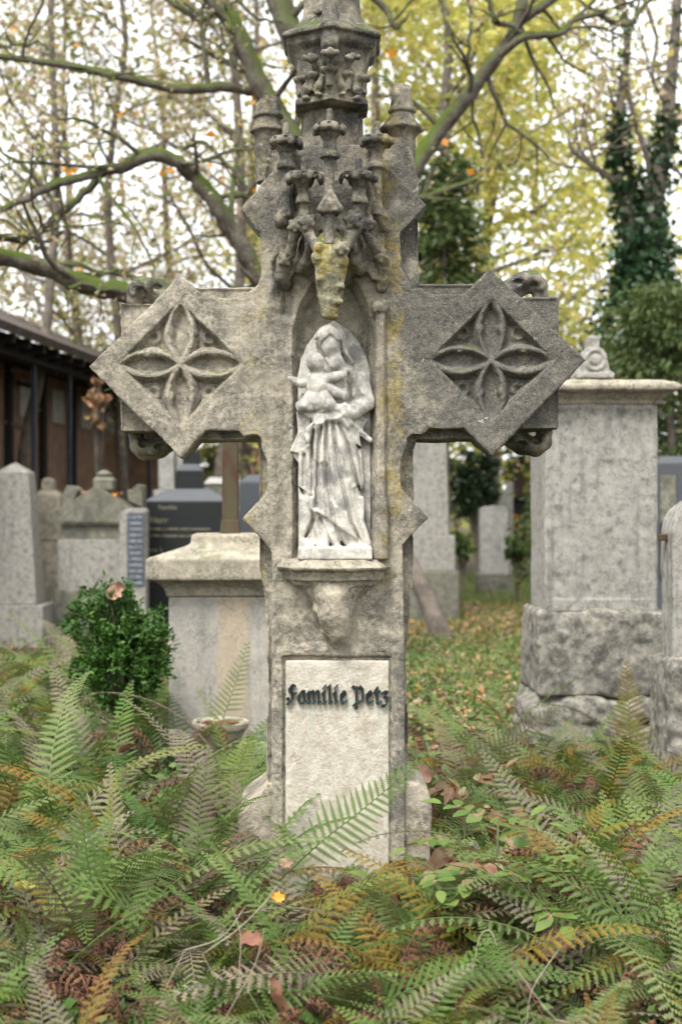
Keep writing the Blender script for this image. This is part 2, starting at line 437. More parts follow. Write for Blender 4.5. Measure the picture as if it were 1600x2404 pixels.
# plinth: worn block the shaft stands in, its shoulders flared
pl = Field((-.36, -.07, -.05), (.34, .36, .56), .0065)
pl.poly([P(*p) for p in [(558,2240),(556,1912),(585,1886),(612,1866),(630,1842),(660,1838),(940,1838),(985,1846),(1004,1862),(1012,1900),(1014,2240)]], .02, .33)
sl, X, Y, Z = pl.sub((-9, -9, -9), (9, 9, 9)); pl.F[sl] = np.maximum(pl.F[sl], -(np.maximum(np.abs(X + .0085) - .205, np.maximum(Y - .14, Z - .6))))
part('plinth', pl.mesh('plinth', M['cross_low'], ((.008, 7), (.004, 22), (.0015, 60)), 2.))

# inscription tablet and its blackletter name
tf = Field((-.19, -.004, .0), (.16, .04, .88), .0045)
(tx0, tz1), (tx1, tz0) = P(670, 1551), P(913, 2190)
tf.box((tx0, .002, tz0 + .0), (tx1, .028, tz1), .003)
tablet = part('inscription_tablet', tf.mesh('inscription_tablet', M['tablet'], ((.0009, 14), (.0009, 60)), 3.))

def hull(pts):
    pts = sorted(set(pts)); lo = []; up = []
    cr_ = lambda o, a, b: (a[0] - o[0]) * (b[1] - o[1]) - (a[1] - o[1]) * (b[0] - o[0])
    for p in pts:
        while len(lo) > 1 and cr_(lo[-2], lo[-1], p) <= 0: lo.pop()
        lo.append(p)
    for p in reversed(pts):
        while len(up) > 1 and cr_(up[-2], up[-1], p) <= 0: up.pop()
        up.append(p)
    return lo[:-1] + up[:-1]

GL = {
 'F': (.98, [[(.80,1.36),(.52,1.44),(.30,1.22),(.34,.98),(.58,.86),(.58,.30),(.34,.02),(.10,.04)], [(.58,.74),(.88,.80)], [(.10,.44),(.26,.34),(.34,.1)], [(.62,1.38),(.60,1.1)]]),
 'a': (.86, [[(.66,.92),(.66,.10),(.80,.18)], [(.66,.94),(.42,.98),(.20,.72),(.20,.22),(.40,.02),(.66,.24)]]),
 'm': (1.36, [[(.08,.84),(.22,.96),(.22,.06),(.34,.14)], [(.24,.84),(.52,1.0),(.66,.88),(.66,.06),(.78,.14)], [(.68,.84),(.96,1.0),(1.10,.88),(1.10,.06),(1.26,.16)]]),
 'i': (.52, [[(.06,.84),(.22,.96),(.22,.06),(.38,.16)], [(.16,1.22),(.34,1.42)]]),
 'l': (.52, [[(.08,1.32),(.22,1.44),(.22,.06),(.38,.16)]]),
 'e': (.80, [[(.20,.44),(.58,.66),(.58,.84),(.42,.98),(.20,.78),(.20,.2),(.40,.02),(.66,.2)]]),
 'P': (1.12, [[(.02,1.36),(.20,1.20),(.36,1.28),(.36,-.34)], [(.40,1.14),(.66,1.34),(.92,1.10),(.92,.40),(.66,.10),(.40,.26)], [(.1,-.06),(.36,.04)]]),
 't': (.66, [[(.14,1.1),(.30,1.26),(.30,.08),(.48,.02),(.62,.18)], [(.06,.92),(.56,.92)]]),
 'z': (.70, [[(.10,.84),(.34,.96),(.58,.86),(.30,.56),(.56,.42),(.56,.12),(.36,-.16),(.10,-.14)]]),
}
def letter(ch, x0, base, sc, y):
    bm = bmesh.new(); nib = .125; a = R(42); th = .028; q = 0
    rect = [(sx * nib * math.cos(a) + sy * th * -math.sin(a), sx * nib * math.sin(a) + sy * th * math.cos(a)) for sx in (-1, 1) for sy in (-1, 1)]
    for st in GL[ch][1]:
        for i in range(len(st) - 1):
            hp = hull([(round(p[0] + r[0], 4), round(p[1] + r[1], 4)) for p in (st[i], st[i + 1]) for r in rect])
            c = (sum(p[0] for p in hp) / len(hp), sum(p[1] for p in hp) / len(hp))
            f0 = y - .011 - .0003 * (q % 4); q += 1; rings = []
            for (s_, yy) in ((1., .004 + y), (1., f0 + .004), (.80, f0)):
                rings.append([bm.verts.new((x0 + sc * (c[0] + (p[0] - c[0]) * s_), yy, base + sc * (c[1] + (p[1] - c[1]) * s_))) for p in hp])
            n = len(hp)
            for ra, rb in zip(rings, rings[1:]):
                for j in range(n): bm.faces.new((ra[j], ra[(j + 1) % n], rb[(j + 1) % n], rb[j]))
            bm.faces.new(rings[-1])
    bmesh.ops.recalc_face_normals(bm, faces=bm.faces)
    me = bpy.data.meshes.new('letter'); bm.to_mesh(me); bm.free(); me.materials.append(M['bronze'])
    o = link('letter', me, tablet); return o
text = 'Familie Petz'; adv = sum(GL[c][0] if c != ' ' else .42 for c in text)
sc = (P(911, 0)[0] - P(670, 0)[0]) / adv; x = P(671, 0)[0]
LETTER_H = .0405
for c in text:
    if c == ' ': x += .42 * sc; continue
    o = letter(c, 0, 0, sc, 0); o.location = (x, .0, P(0, 1652)[1]); o.scale = (1, 1, LETTER_H / sc); x += GL[c][0] * sc

# corbel shelf under the statue
cb = Field((-.24, -.15, .82), (.20, .05, 1.2), .0042)
xc = P(784, 0)[0]
def shelf(py0, py1, w0, w1, d0, d1, tip):
    """moulding with a blunt corner in the middle; w half width, d projection"""
    z1, z0 = P(0, py0)[1], P(0, py1)[1]
    def fn(X, Y, Z):
        t = np.clip((z1 - Z) / (z1 - z0), 0, 1); hw = w0 + (w1 - w0) * t; dp = d0 + (d1 - d0) * t
        fr = -dp + tip * np.abs(X - xc) / hw
        return np.maximum(np.maximum(np.abs(X - xc) - hw - (Y * .5), (fr - Y) * .8), np.maximum(np.maximum(Z - z1, z0 - Z), Y - .04))
    cb.put((xc - .22, -.16, z0), (xc + .22, .04, z1), fn, .002)
shelf(1313, 1330, .150, .178, .085, .115, .05); shelf(1329, 1337, .180, .172, .117, .112, .05)
shelf(1336, 1352, .160, .150, .095, .090, .045); shelf(1351, 1361, .150, .148, .088, .092, .045); shelf(1360, 1374, .143, .130, .080, .072, .04)
shelf(1373, 1420, .115, .060, .066, .045, .03)
cb.path([(xc, -.030, P(0, 1395)[1]), (xc + .004, -.030, P(0, 1440)[1]), (xc + .010, -.022, P(0, 1480)[1]), (xc + .008, -.006, P(0, 1515)[1])], (.060, .046, .030, .010), .02)
for (dx, py, r, dy) in ((-.045, 1428, .020, -.02), (.04, 1420, .022, -.02), (-.018, 1452, .022, -.045), (.024, 1462, .020, -.038), (.005, 1436, .020, -.058), (-.03, 1478, .012, -.015)):
    cb.ball((xc + dx, dy, P(0, py)[1]), (r, r * .7, r * 1.2), .016)
part('corbel_shelf', cb.mesh('corbel_shelf', M['cross_low'], ((.003, 12), (.0026, 30), (.0015, 80)), 4.))

# the standing colonnette beside the niche
cn = Field((.085, -.045, 1.15), (.165, .06, 2.0), .0038)
ccx = P(892, 0)[0]; z = lambda py: P(0, py)[1]
cn.lathe(ccx, -.010, [(z(703), .014), (z(708), .026), (z(722), .028), (z(735), .024), (z(738), .0165), (z(765), .016), (z(1145), .016), (z(1165), .017), (z(1180), .024), (z(1312), .026)], 8, R(22.5))
cn.box((ccx - .012, -.01, z(1312)), (ccx + .02, .06, z(705)), .004)
part('colonnette', cn.mesh('colonnette', M['cross'], ((.0025, 14), (.0012, 45)), 5.))

# leaf scrolls on the rear corners of the arms
def scroll(cx, py, sx, sz, seed):
    x, z0 = P(cx, py, .19)
    f = Field((x - .10, .07, z0 - .10), (x + .10, .30, z0 + .10), .004)
    def q(dx, dz, dy=0): return (x + sx * dx, .19 + dy, z0 + sz * dz)
    f.path([q(.075, -.05), q(.05, -.015), q(.02, .012), q(-.02, .022), q(-.045, .005), q(-.05, -.028), q(-.035, -.045)], (.045, .040, .036, .032, .026, .020, .016), .012)
    f.path([q(.05, -.01, -.03), q(.01, .02, -.035), q(-.03, .02, -.03), q(-.045, -.005, -.03)], (.022, .022, .018, .012), .01)
    f.ball(q(-.062, -.03), .014, .006)
    f.ball(q(-.022, .0, -.05), (.016, .03, .014), cut=True); f.ball(q(-.008, -.026, -.05), (.02, .035, .015), cut=True); f.ball(q(.035, .012, -.055), (.02, .02, .01), cut=True)
    part('leaf_scroll', f.mesh('leaf_scroll', M['canopy'], ((.004, 16), (.002, 45)), seed))
scroll(352, 688, 1, 1, 6.); scroll(357, 1042, 1, -1, 7.); scroll(1232, 676, -1, 1, 8.); scroll(1240, 1034, -1, -1, 9.)

# ---- upper part: spire, canopy turrets, corner pinnacles
def prof(cx, rows, y, sc=1.):
    return [(C1(cx, Y, y)[1], r * U1 * sc) for (Y, r) in rows]
def crocket(f, X, Y, y, r, side=0):
    x, z0 = C1(X, Y, y); r *= U1
    f.ball((x, y, z0), (r, r * .9, r * .8), .002)
    for a in (-1, 0, 1): f.ball((x + a * r * .9 + side * r * .4, y - r * .35, z0 + r * (.35 if a == 0 else .0)), r * .5, .001)
    f.cap((x, y, z0 - r * .3), (x - side * r * .6, y + r * 1.2, z0 - r * 2.0), r * .5, r * .4, .003)
    for a in (-1, 1): f.ball((x + a * r * .55, y - r * .95, z0 + r * .1), r * .22, cut=True)
spx = C1(727, 0, .03)[0]
sp = Field((spx - .19, -.24, P(0, 440)[1]), (spx + .19, .30, 3.02), .0036)
h = 1 / .866
SPY = .06
sp.lathe(spx, SPY, prof(727, [(-560, 60), (-300, 150), (0, 170), (60, 172), (140, 178), (185, 198), (225, 240), (262, 298), (285, 300), (296, 275), (330, 268), (345, 255), (362, 232), (420, 212), (640, 208), (652, 222), (688, 224), (700, 168)], SPY), 6, 0)
sp.lathe(spx - .003, SPY + .03, prof(727, [(695, 168), (1130, 172)], .08), 6, 0)
sp.box((spx - .10, .1, P(0, 440)[1]), (spx + .10, .26, C1(0, 690, .1)[1]), .01)
fr = lambda r: SPY - r * U1 * h
# ridge with crockets on the front corner
sp.path([(spx - .005, fr(175), C1(0, 60)[1]), (spx - .005, fr(215), C1(0, 200)[1]), (spx - .005, fr(240), C1(0, 330)[1]), (spx - .005, fr(205), C1(0, 410)[1])], (.020, .026, .028, .024), .003)
for (X, Y, r, yy, sd) in ((715,150,38,-.088,0),(610,185,34,-.052,-1),(830,180,34,-.052,1),(718,325,40,-.118,0),(610,360,36,-.060,-1),(840,355,36,-.060,1),
        (640,75,20,-.03,0)): crocket(sp, X, Y, yy, r, sd)
for (X, Y, r, yy) in ((535,490,38,-.006),(605,462,34,-.042),(715,432,48,-.078),(830,456,34,-.042),(925,482,38,-.006)):
    x, z0 = C1(X, Y, yy)
    sp.lathe(x, yy, [(z0 + .008, r * U1 * .9), (z0 + .003, r * U1 * 1.15), (z0 - .006, r * U1 * 1.05), (z0 - .014, r * U1 * .5), (z0 - .05, r * U1 * .5)], 6, 0, .002)
for (X, Y, yy) in ((572,555,-.028),(650,530,-.052),(790,530,-.052),(880,555,-.028)):
    x, z0 = C1(X, Y, yy); sp.path([(x + (.012 if X < 720 else -.012), yy + .01, z0 + .035), (x, yy - .004, z0), (x + (-.006 if X < 720 else .006), yy, z0 - .014)], (.009, .014, .010), .003)
    sp.ball((x, yy - .006, z0 - .026), (.013, .012, .007), .004)
part('spire', sp.mesh('spire', M['canopy'], ((.0022, 10), (.0014, 30), (.0009, 85)), 10.))

ca = Field((-.26, -.30, P(0, 690)[1]), (.22, .03, P(0, 240)[1]), .0034)
def turret(cx, y, st, crown, neck, collar, stem, kr, ks, kc, sc=1.):
    X0 = C1(cx, 0, y)[0]
    rows = [(st, ks * .65), (st + 12, ks * .85), (crown - 4, ks), (crown, kr), (crown + 26, kr * 1.02), (crown + 50, kr * .82), (crown + 78, kr * .55), (neck, kr * .40), (collar - 26, kr * .40),
            (collar, kc), (collar + 26, kc), (collar + 34, ks * 1.6), (collar + 60, ks * 1.45), (stem, ks * 1.5)]
    ca.lathe(X0, y, [(C1(cx, Y, y)[1], r * U1) for (Y, r) in rows], 8, R(22.5), .001)
    zc = C1(cx, crown + 22, y)[1]
    for i in range(8):                                      # knobbed crown rim with drilled eyes
        a = R(22.5) + i * math.pi / 4 + (.2 if cx > 727 else 0); r = kr * U1
        ca.ball((X0 + r * math.cos(a), y + r * math.sin(a), zc - .006), (.011, .011, .013), .004)
        ca.ball((X0 + r * 1.06 * math.cos(a + .39), y + r * 1.06 * math.sin(a + .39), zc + .003), .0062, cut=True)
        ca.ball((X0 + r * .92 * math.cos(a + .39), y + r * .92 * math.sin(a + .39), zc - .022), .011, cut=True)
ca.poly([C1(*p, -.02) for p in [(400,1720),(420,1290),(500,1060),(930,1060),(1040,1290),(1060,1720)]], -.03, .02)
ca.poly([C1(*p, -.02) for p in [(455,1900),(468,1720),(520,1630),(620,1560),(820,1560),(920,1630),(975,1720),(985,1900)]], -.05, .04, cut=True)
ca.lathe(C1(718, 0, 0)[0], .02, prof(718, [(1330, 150), (1440, 215), (1540, 235), (1640, 215), (1720, 130), (1760, 80)], 0), 8, R(22.5), .01)
turret(448, -.055, 755, 850, 945, 1010, 1330, 88, 20, 50)
turret(1002, -.055, 745, 840, 945, 1010, 1320, 86, 20, 50)
turret(560, -.115, 965, 1066, 1165, 1225, 1400, 100, 21, 54)
turret(892, -.115, 965, 1066, 1165, 1225, 1400, 100, 21, 56)
turret(713, -.185, 665, 765, 868, 945, 1500, 86, 19, 54)
# gable on the middle stem
xg = C1(716, 0, -.185)[0]
ca.poly([C1(*p, -.19) for p in [(712,1180),(770,1265),(768,1310),(660,1310),(656,1265)]], -.215, -.15, .004)
ca.path([(xg, -.2, C1(0, 1190, -.2)[1]), (xg - .028, -.2, C1(0, 1285, -.2)[1])], (.011, .011), .003); ca.path([(xg, -.2, C1(0, 1190, -.2)[1]), (xg + .028, -.2, C1(0, 1285, -.2)[1])], (.011, .011), .003)
def pt(X, Y, y): a = C1(X, Y, y); return (a[0], y, a[1])
# ribs and cusped little arches that hang from the turrets
for pts, rs in (([(560,1380,-.12),(600,1440,-.14),(660,1530,-.165)],(.022,.02,.024)), ([(880,1380,-.12),(840,1440,-.14),(790,1530,-.165)],(.022,.02,.024)),
    ([(520,1370,-.10),(500,1460,-.085),(470,1560,-.06),(432,1600,-.04)],(.020,.018,.017,.02)), ([(910,1370,-.10),(950,1440,-.085),(1000,1530,-.06),(1040,1600,-.04)],(.020,.017,.017,.02)),
    ([(575,1400,-.11),(590,1500,-.11),(580,1600,-.08),(540,1640,-.03)],(.018,.018,.018,.02)), ([(870,1400,-.11),(860,1500,-.11),(870,1600,-.08),(900,1650,-.03)],(.018,.018,.018,.02)),
    ([(448,1300,-.05),(415,1350,-.045),(400,1380,-.035)],(.018,.02,.012)), ([(1002,1290,-.05),(1030,1330,-.04),(1050,1400,-.03)],(.018,.016,.012)),
    ([(432,1600,-.04),(425,1700,-.02),(440,1740,-.005)],(.022,.022,.02)), ([(1040,1600,-.04),(1045,1700,-.015),(1035,1760,-.005)],(.020,.02,.02))):
    ca.path([pt(*p) for p in pts], rs, .008)
for (X, Y, y, r) in ((580,1362,-.15,44),(855,1355,-.15,44),(500,1385,-.11,34),(955,1370,-.10,34),(445,1590,-.055,36),(1030,1570,-.055,36),(790,1520,-.205,34)):
    x, yy, z0 = pt(X, Y, y); r *= U1; ca.ball((x, yy, z0), r, .006)
    for i in range(5):
        a = i * 1.257 + X; ca.ball((x + r * .95 * math.cos(a), yy - r * .3, z0 + r * .95 * math.sin(a)), r * .42, .004)
    for a in (.6, 2.6, 4.4): ca.ball((x + r * .55 * math.cos(a), yy - r * .95, z0 + r * .55 * math.sin(a)), r * .22, cut=True)
for (X, Y, y, rx, rz) in ((655,1410,-.15,34,60),(770,1410,-.15,34,60),(540,1500,-.11,26,70),(910,1500,-.11,26,70),(620,1180,-.11,36,110),(820,1180,-.11,36,110),(505,1180,-.06,24,140),(950,1180,-.06,24,140)):
    x, yy, z0 = pt(X, Y, y); ca.ball((x, yy, z0), (rx * U1, .075, rz * U1), cut=True)
part('canopy', ca.mesh('canopy', M['canopy'], ((.0022, 12), (.0015, 34), (.001, 95)), 11.))

pe = Field((-.13, -.29, P(0, 770)[1]), (.06, .0, P(0, 540)[1]), .0036)
pe.lathe(C1(717, 0, -.17)[0], -.15, prof(717, [(1470, 50), (1520, 88), (1570, 104), (1640, 92), (1720, 82), (1800, 72), (1880, 58), (1945, 48), (1952, 30)], -.17), 6, 0)
for (X, Y, y, r) in ((640,1580,-.18,36),(795,1600,-.18,34),(655,1720,-.18,26),(785,1760,-.18,26),(775,1850,-.18,26),(800,1520,-.19,36),(650,1520,-.19,30)):
    x, yy, z0 = pt(X, Y, y); pe.ball((x, yy, z0), r * U1, .008)
pe.cap((C1(717, 0, -.15)[0], -.12, C1(0, 1560)[1]), (C1(717, 0, -.02)[0], -.01, C1(0, 1640)[1]), .045, .05, .02)
part('pendant_boss', pe.mesh('pendant_boss', M['pendant'], ((.006, 18), (.003, 45), (.0015, 100)), 12.))

def pinnacle(cx, rows, y, seed, brk):
    X0 = C1(cx, 0, y)[0]; zt = C1(0, rows[0][0], y)[1]; zb = C1(0, rows[-1][0], y)[1]
    f = Field((X0 - .10, y - .10, zb), (X0 + .10, y + .10, zt + .02), .004)
    f.lathe(X0, y, prof(cx, rows, y), 8, R(22.5))
    for (dx, dz, r) in brk: f.ball((X0 + dx, y - .02, zt + dz), r, cut=True)
    part('corner_pinnacle', f.mesh('corner_pinnacle', M['canopy'], ((.004, 12), (.0025, 36), (.0012, 90)), seed))
pinnacle(335, [(598, 60), (640, 72), (698, 80), (704, 90), (724, 88), (732, 74), (780, 84), (800, 108), (814, 110), (826, 88), (850, 80), (1130, 74)], .10, 13., ((-.045, .0, .03), (-.01, .012, .012)))
pinnacle(1155, [(522, 52), (560, 58), (668, 70), (676, 82), (694, 80), (702, 66), (760, 96), (790, 128), (802, 130), (818, 104), (850, 86), (1140, 82)], .14, 14., ((.02, .0, .012), (.055, -.03, .02)))
# ---------------------------------------------------------------- the mother and child relief
def build_statue():
    u = 1 / (3.366 * 751); y_face = .03
    def S(X, Y): return P(580 + X / 3.366, 700 + Y / 3.366, 0.)
    def p3(X, Y, d): a = S(X, Y); return (a[0], y_face - d * u, a[1])
    x0, z1 = S(320, 150); x1, z0 = S(1000, 2080)
    f = Field((x0, -.085, z0), (x1, .075, z1), .0027)
    sec = [(455, 700, 60, 50), (500, 715, 105, 70), (560, 720, 150, 95), (700, 735, 195, 115), (840, 735, 222, 130), (930, 690, 200, 130), (1100, 668, 200, 140),
           (1300, 668, 222, 150), (1500, 670, 238, 155), (1700, 668, 250, 155), (1850, 690, 268, 155), (1975, 700, 285, 155)]
    Yc = np.array([s[0] for s in sec], float); zc = np.array([S(0, s[0])[1] for s in sec])[::-1]
    cxs = np.array([S(s[1], 0)[0] for s in sec])[::-1]; hw = np.array([s[2] * u for s in sec])[::-1]; dp = np.array([s[3] * u for s in sec])[::-1]
    def robe(X, Y, Z):
        cx = np.interp(Z, zc, cxs); w_ = np.interp(Z, zc, hw); dd = np.interp(Z, zc, dp)
        r = np.sqrt(((X - cx) / w_) ** 2 + ((Y - y_face) / dd) ** 2)
        return np.maximum((r - 1) * np.minimum(w_, dd) * .85, np.maximum(zc[0] - Z, Z - zc[-1]))
    f.put((x0, -.08, zc[0]), (x1, .06, zc[-1]), robe)
    def B(X, Y, d, rx, ry, rd, k=8): f.ball(p3(X, Y, d), (rx * u, rd * u, ry * u), k * u)
    def T(pts, rs, k=8): f.path([p3(*p) for p in pts], [r * u for r in rs], k * u)
    B(655, 318, 45, 122, 118, 88); B(652, 372, 70, 86, 96, 82, 14)                  # veil, worn face
    T([(545,300,40),(560,380,40),(600,450,50)], (22,20,16)); T([(745,320,50),(770,420,50),(830,505,50)], (30,26,22))
    T([(690,430,55),(700,520,60)], (62,70), 20)
    T([(620,470,85),(660,530,90),(730,590,85)], (13,14,12), 4); T([(660,470,80),(700,520,85)], (12,12), 4)
    # child
    B(543, 518, 150, 72, 80, 76, 6); B(543, 500, 160, 68, 55, 68, 6); T([(548,580,120),(552,625,120)], (44,56), 14)
    B(558, 690, 118, 98, 122, 88, 18); B(560, 820, 120, 120, 86, 84, 22)
    T([(490,648,125),(432,676,138),(388,664,138),(340,640,125)], (46,38,32,20), 14); T([(618,648,140),(690,630,158),(742,616,162),(778,608,155)], (46,38,32,24), 14)
    T([(505,800,135),(455,850,140),(420,880,125)], (58,48,30), 18); T([(600,790,140),(650,850,145),(690,905,135)], (58,52,38), 20)
    # mother's arms and hands
    T([(900,640,80),(945,830,100),(850,900,130),(720,880,150)], (60,62,56,40), 16); T([(640,700,140),(700,750,150),(790,775,140)], (34,40,38), 8)
    T([(420,850,110),(500,872,150),(570,870,165)], (40,34,26), 8)
    for i in range(4): T([(540 + 2 * i, 856 + i * 13, 160), (585 + 4 * i, 858 + i * 14, 168)], (9, 8), 2)
    # cloth across the lap
    T([(450,900,100),(560,955,132),(690,930,140)], (30,34,30), 22); T([(580,900,140),(560,980,135),(500,1040,115),(490,1120,110)], (26,30,28,20), 20); T([(640,880,140),(720,930,138),(800,1000,125)], (26,30,24), 20)
    def slab(pts, d0, d1): f.poly([S(*q) for q in pts], y_face - d1 * u, y_face - d0 * u, 10 * u)
    slab([(430,740),(388,900),(400,1060),(336,1212),(432,1232),(472,1172),(505,1000),(480,800)], 0, 85)
    slab([(410,1200),(405,1485),(500,1552),(550,1562),(520,1180)], 0, 100); slab([(336,1212),(410,1310),(432,1232)], 0, 50)
    slab([(405,1485),(415,1965),(450,1965),(456,1885),(522,1755),(525,1690),(440,1560)], 0, 75)
    slab([(860,920),(955,960),(905,1045),(980,1118),(976,1140),(885,1085),(902,1185),(830,1110),(780,960)], 0, 95)
    slab([(905,1190),(915,1480),(880,1480),(870,1190)], 0, 60); slab([(850,1490),(890,1500),(918,1600),(915,1760),(980,1950),(880,1950)], 0, 110)
    # folds as ridges and grooves over the robe
    xs, zs = f.ax[0], f.ax[2]; rel = np.zeros((len(xs), len(zs)), np.float32)
    RID = [[(565,1000),(540,1200),(525,1450),(508,1660)],[(605,980),(588,1200),(592,1450),(600,1700),(645,1955)],[(652,960),(658,1200),(694,1500),(765,1800),(870,1965)],[(702,960),(748,1200),(815,1450),(882,1750),(955,1945)],
      [(742,950),(832,1100),(882,1300),(908,1500)],[(760,925),(880,1035),(970,1120)],[(545,1690),(620,1830),(720,1988)],[(850,1490),(912,1600),(905,1750),(962,1935)],[(540,1690),(552,1840),(590,1965)],
      [(820,570),(850,700),(835,850)],[(872,600),(905,760)],[(780,700),(775,850)],[(492,1170),(474,1350),(500,1540)],[(440,1060),(470,1120),(476,1172)]]
    GRO = [[(585,1020),(562,1200),(556,1450),(545,1650)],[(628,1000),(622,1200),(640,1470),(680,1750),(760,1970)],[(676,1000),(704,1200),(752,1480),(822,1780),(910,1955)],[(722,1000),(790,1160),(850,1400),(895,1560)],
      [(526,1010),(512,1180),(522,1400),(512,1560)],[(524,1700),(520,1760),(465,1885)],[(580,1740),(640,1880),(670,1975)],[(800,600),(815,800)],[(555,330),(568,400),(605,455)],[(735,350),(748,430),(800,505)],[(450,1240),(448,1480)]]
    def area(pts, amp, soft=16):
        return amp * u * np.clip(.5 - poly2d([S(*q) for q in pts], xs, zs) / (soft * u), 0, 1)
    rel -= area([(545,1690),(640,1745),(780,1855),(965,1965),(965,1995),(450,1995),(520,1765)], 30)
    rel += area([(500,1000),(606,980),(628,1290),(566,1312),(532,1282),(520,1180)], 16)
    rel += area([(640,960),(720,950),(860,1180),(900,1480),(850,1490),(780,1300),(690,1120)], 14, 24)
    rel -= area([(590,1320),(640,1320),(720,1560),(780,1690),(700,1640),(620,1500)], 16, 20)
    rel += area([(560,270),(655,205),(750,270),(770,420),(740,440),(722,350),(655,290),(590,350),(572,400),(548,340)], 22, 14)
    for L_ in RID: rel += 18 * u * np.exp(-(line2d([S(*q) for q in L_], xs, zs) / (20 * u)) ** 2)
    for L_ in GRO: rel -= 34 * u * np.exp(-(line2d([S(*q) for q in L_], xs, zs) / (13 * u)) ** 2)
    f.F -= np.where(f.F < .5, rel[:, None, :], 0) * .9
    # pointed back slab and foot block
    f.poly([S(*q) for q in [(402,1980),(396,610),(422,480),(472,360),(562,240),(682,166),(802,240),(882,340),(942,452),(972,565),(978,1980)]], y_face - 8 * u, .07)
    bx0, bz1 = S(405, 1962); bx1, bz0 = S(986, 2062)
    f.box((bx0, -.06, bz0), (bx1, .07, bz1), .006, .004)
    for i in range(5): T([(470 + 110 * i, 1940, 60), (500 + 112 * i, 1975, 110)], (30, 26), 30)
    me = f.mesh('relief_figures', M['statue'], ((.0006, 22), (.0004, 70)), 15.)
    s = empty('statue', (P(784, 0)[0], .0, bz0))
    tag(s, 'white stone mother and child relief standing in the pointed niche of the cross', 'statue')
    o = link('relief_figures', me, s); o.matrix_parent_inverse = Matrix.Translation(-Vector(s.location))
build_statue()
# ---------------------------------------------------------------- ground
def gx(px, D): return (px - 800) * D / F_PX
def gz(py, D): return CAMH - (py - HY) * D / F_PX
rnd = random.Random(11)

k = NT('leafy_soil')
n1 = k.noise(1.3, 6, .6); n2 = k.noise(9, 7, .7); n3 = k.noise(45, 5, .7)
c = k.mix(k.mapr(n1, .38, .62), (.035, .027, .017), (.026, .034, .012))
c = k.mix(k.mapr(n2, .45, .65), c, (.10, .065, .035)); c = k.mix(k.mapr(n3, .5, .75, 0, .6), c, (.13, .10, .06))
M['soil'] = k.finish(c, .95, k.bump(n2, .8, .03, k.bump(n3, .6, .01)), .15)
def ground():
    xs = np.concatenate([-np.geomspace(220, 6, 16), np.linspace(-5, 5, 70), np.geomspace(6, 220, 16)])
    ys = np.concatenate([-np.geomspace(220, 6, 12), np.linspace(-5, 16, 130), np.geomspace(17, 260, 18)])
    X, Y = np.meshgrid(xs, ys, indexing='ij'); V = np.stack([X, Y, 0 * X], -1).astype(np.float32)
    near = np.exp(-((X / 8) ** 2 + ((Y - 3) / 12) ** 2))
    V[..., 2] = .035 * vnoise(V, .9) * near + .02 * vnoise(V, 3.) * near - .02
    n, m = X.shape; I = np.arange(n * m).reshape(n, m)
    Q = np.stack([I[:-1, :-1], I[1:, :-1], I[1:, 1:], I[:-1, 1:]], -1).reshape(-1, 4)
    tag(link('ground', np_mesh('ground', V.reshape(-1, 3), Q, M['soil'])), kind='structure')
ground()

# ---------------------------------------------------------------- gravestones
M['grey'] = stone('grey_weathered_limestone', (.35, .33, .285), (.085, .083, .08), (.42, .395, .345), soot=.32, moss=.25, bump=.55, green=.2, white=.12, streak=.45, scl=3.4, patch=.25, speck=1.1)
M['rough'] = stone('rough_grey_limestone', (.30, .28, .235), (.07, .068, .064), (.50, .46, .38), soot=.5, moss=.35, bump=.9, green=.35, white=.15, scl=2.4, patch=.7, speck=1.2)
M['tan'] = stone('tan_sandstone', (.34, .30, .225), (.15, .14, .115), (.44, .385, .29), soot=.25, moss=.3, bump=.4, green=.4, white=.2)
M['tanslab'] = stone('grey_sandstone_with_streaks', (.34, .32, .28), (.17, .165, .15), (.40, .37, .31), soot=.15, moss=.2, bump=.3, green=.1, white=.35, streak=.4, patch=.5, speck=.6, stain=((548 - 800) * 6.6 / F_PX, .10, (.42, .31, .18)))
M['green'] = stone('greenish_sandstone', (.19, .18, .135), (.07, .07, .062), (.26, .245, .19), soot=.42, moss=.35, bump=.4, green=.6, streak=.3)
M['pale'] = stone('pale_stone', (.42, .41, .375), (.24, .235, .215), (.50, .48, .44), soot=.2, moss=.15, bump=.3, green=.2)
M['black'] = flat_mat('black_granite', (.014, .016, .015), .35, 40, .45, .02, .25)
M['granite'] = flat_mat('dull_dark_granite', (.06, .065, .07), .3, 60, .55, .05, .3)
M['slate'] = flat_mat('blue_grey_slate', (.06, .072, .085), .3, 30, .5, .1, .4)
k = NT('rusty_iron'); n1 = k.noise(16, 6, .7, k.scale((1, 1, .35)))
M['rust'] = k.finish(k.mix(k.mapr(n1, .4, .65), (.06, .05, .026), (.055, .024, .013)), .85, k.bump(k.noise(70), .4, .004), .3)
M['gilt'] = flat_mat('dull_gilt', (.20, .185, .13), .2, 30, .6, .0)
M['silver'] = flat_mat('grey_letter_paint', (.32, .34, .36), .2, 30, .6, .0)
M['iron'] = flat_mat('dark_iron', (.03, .03, .034), .3, 20, .6, .1, .4)

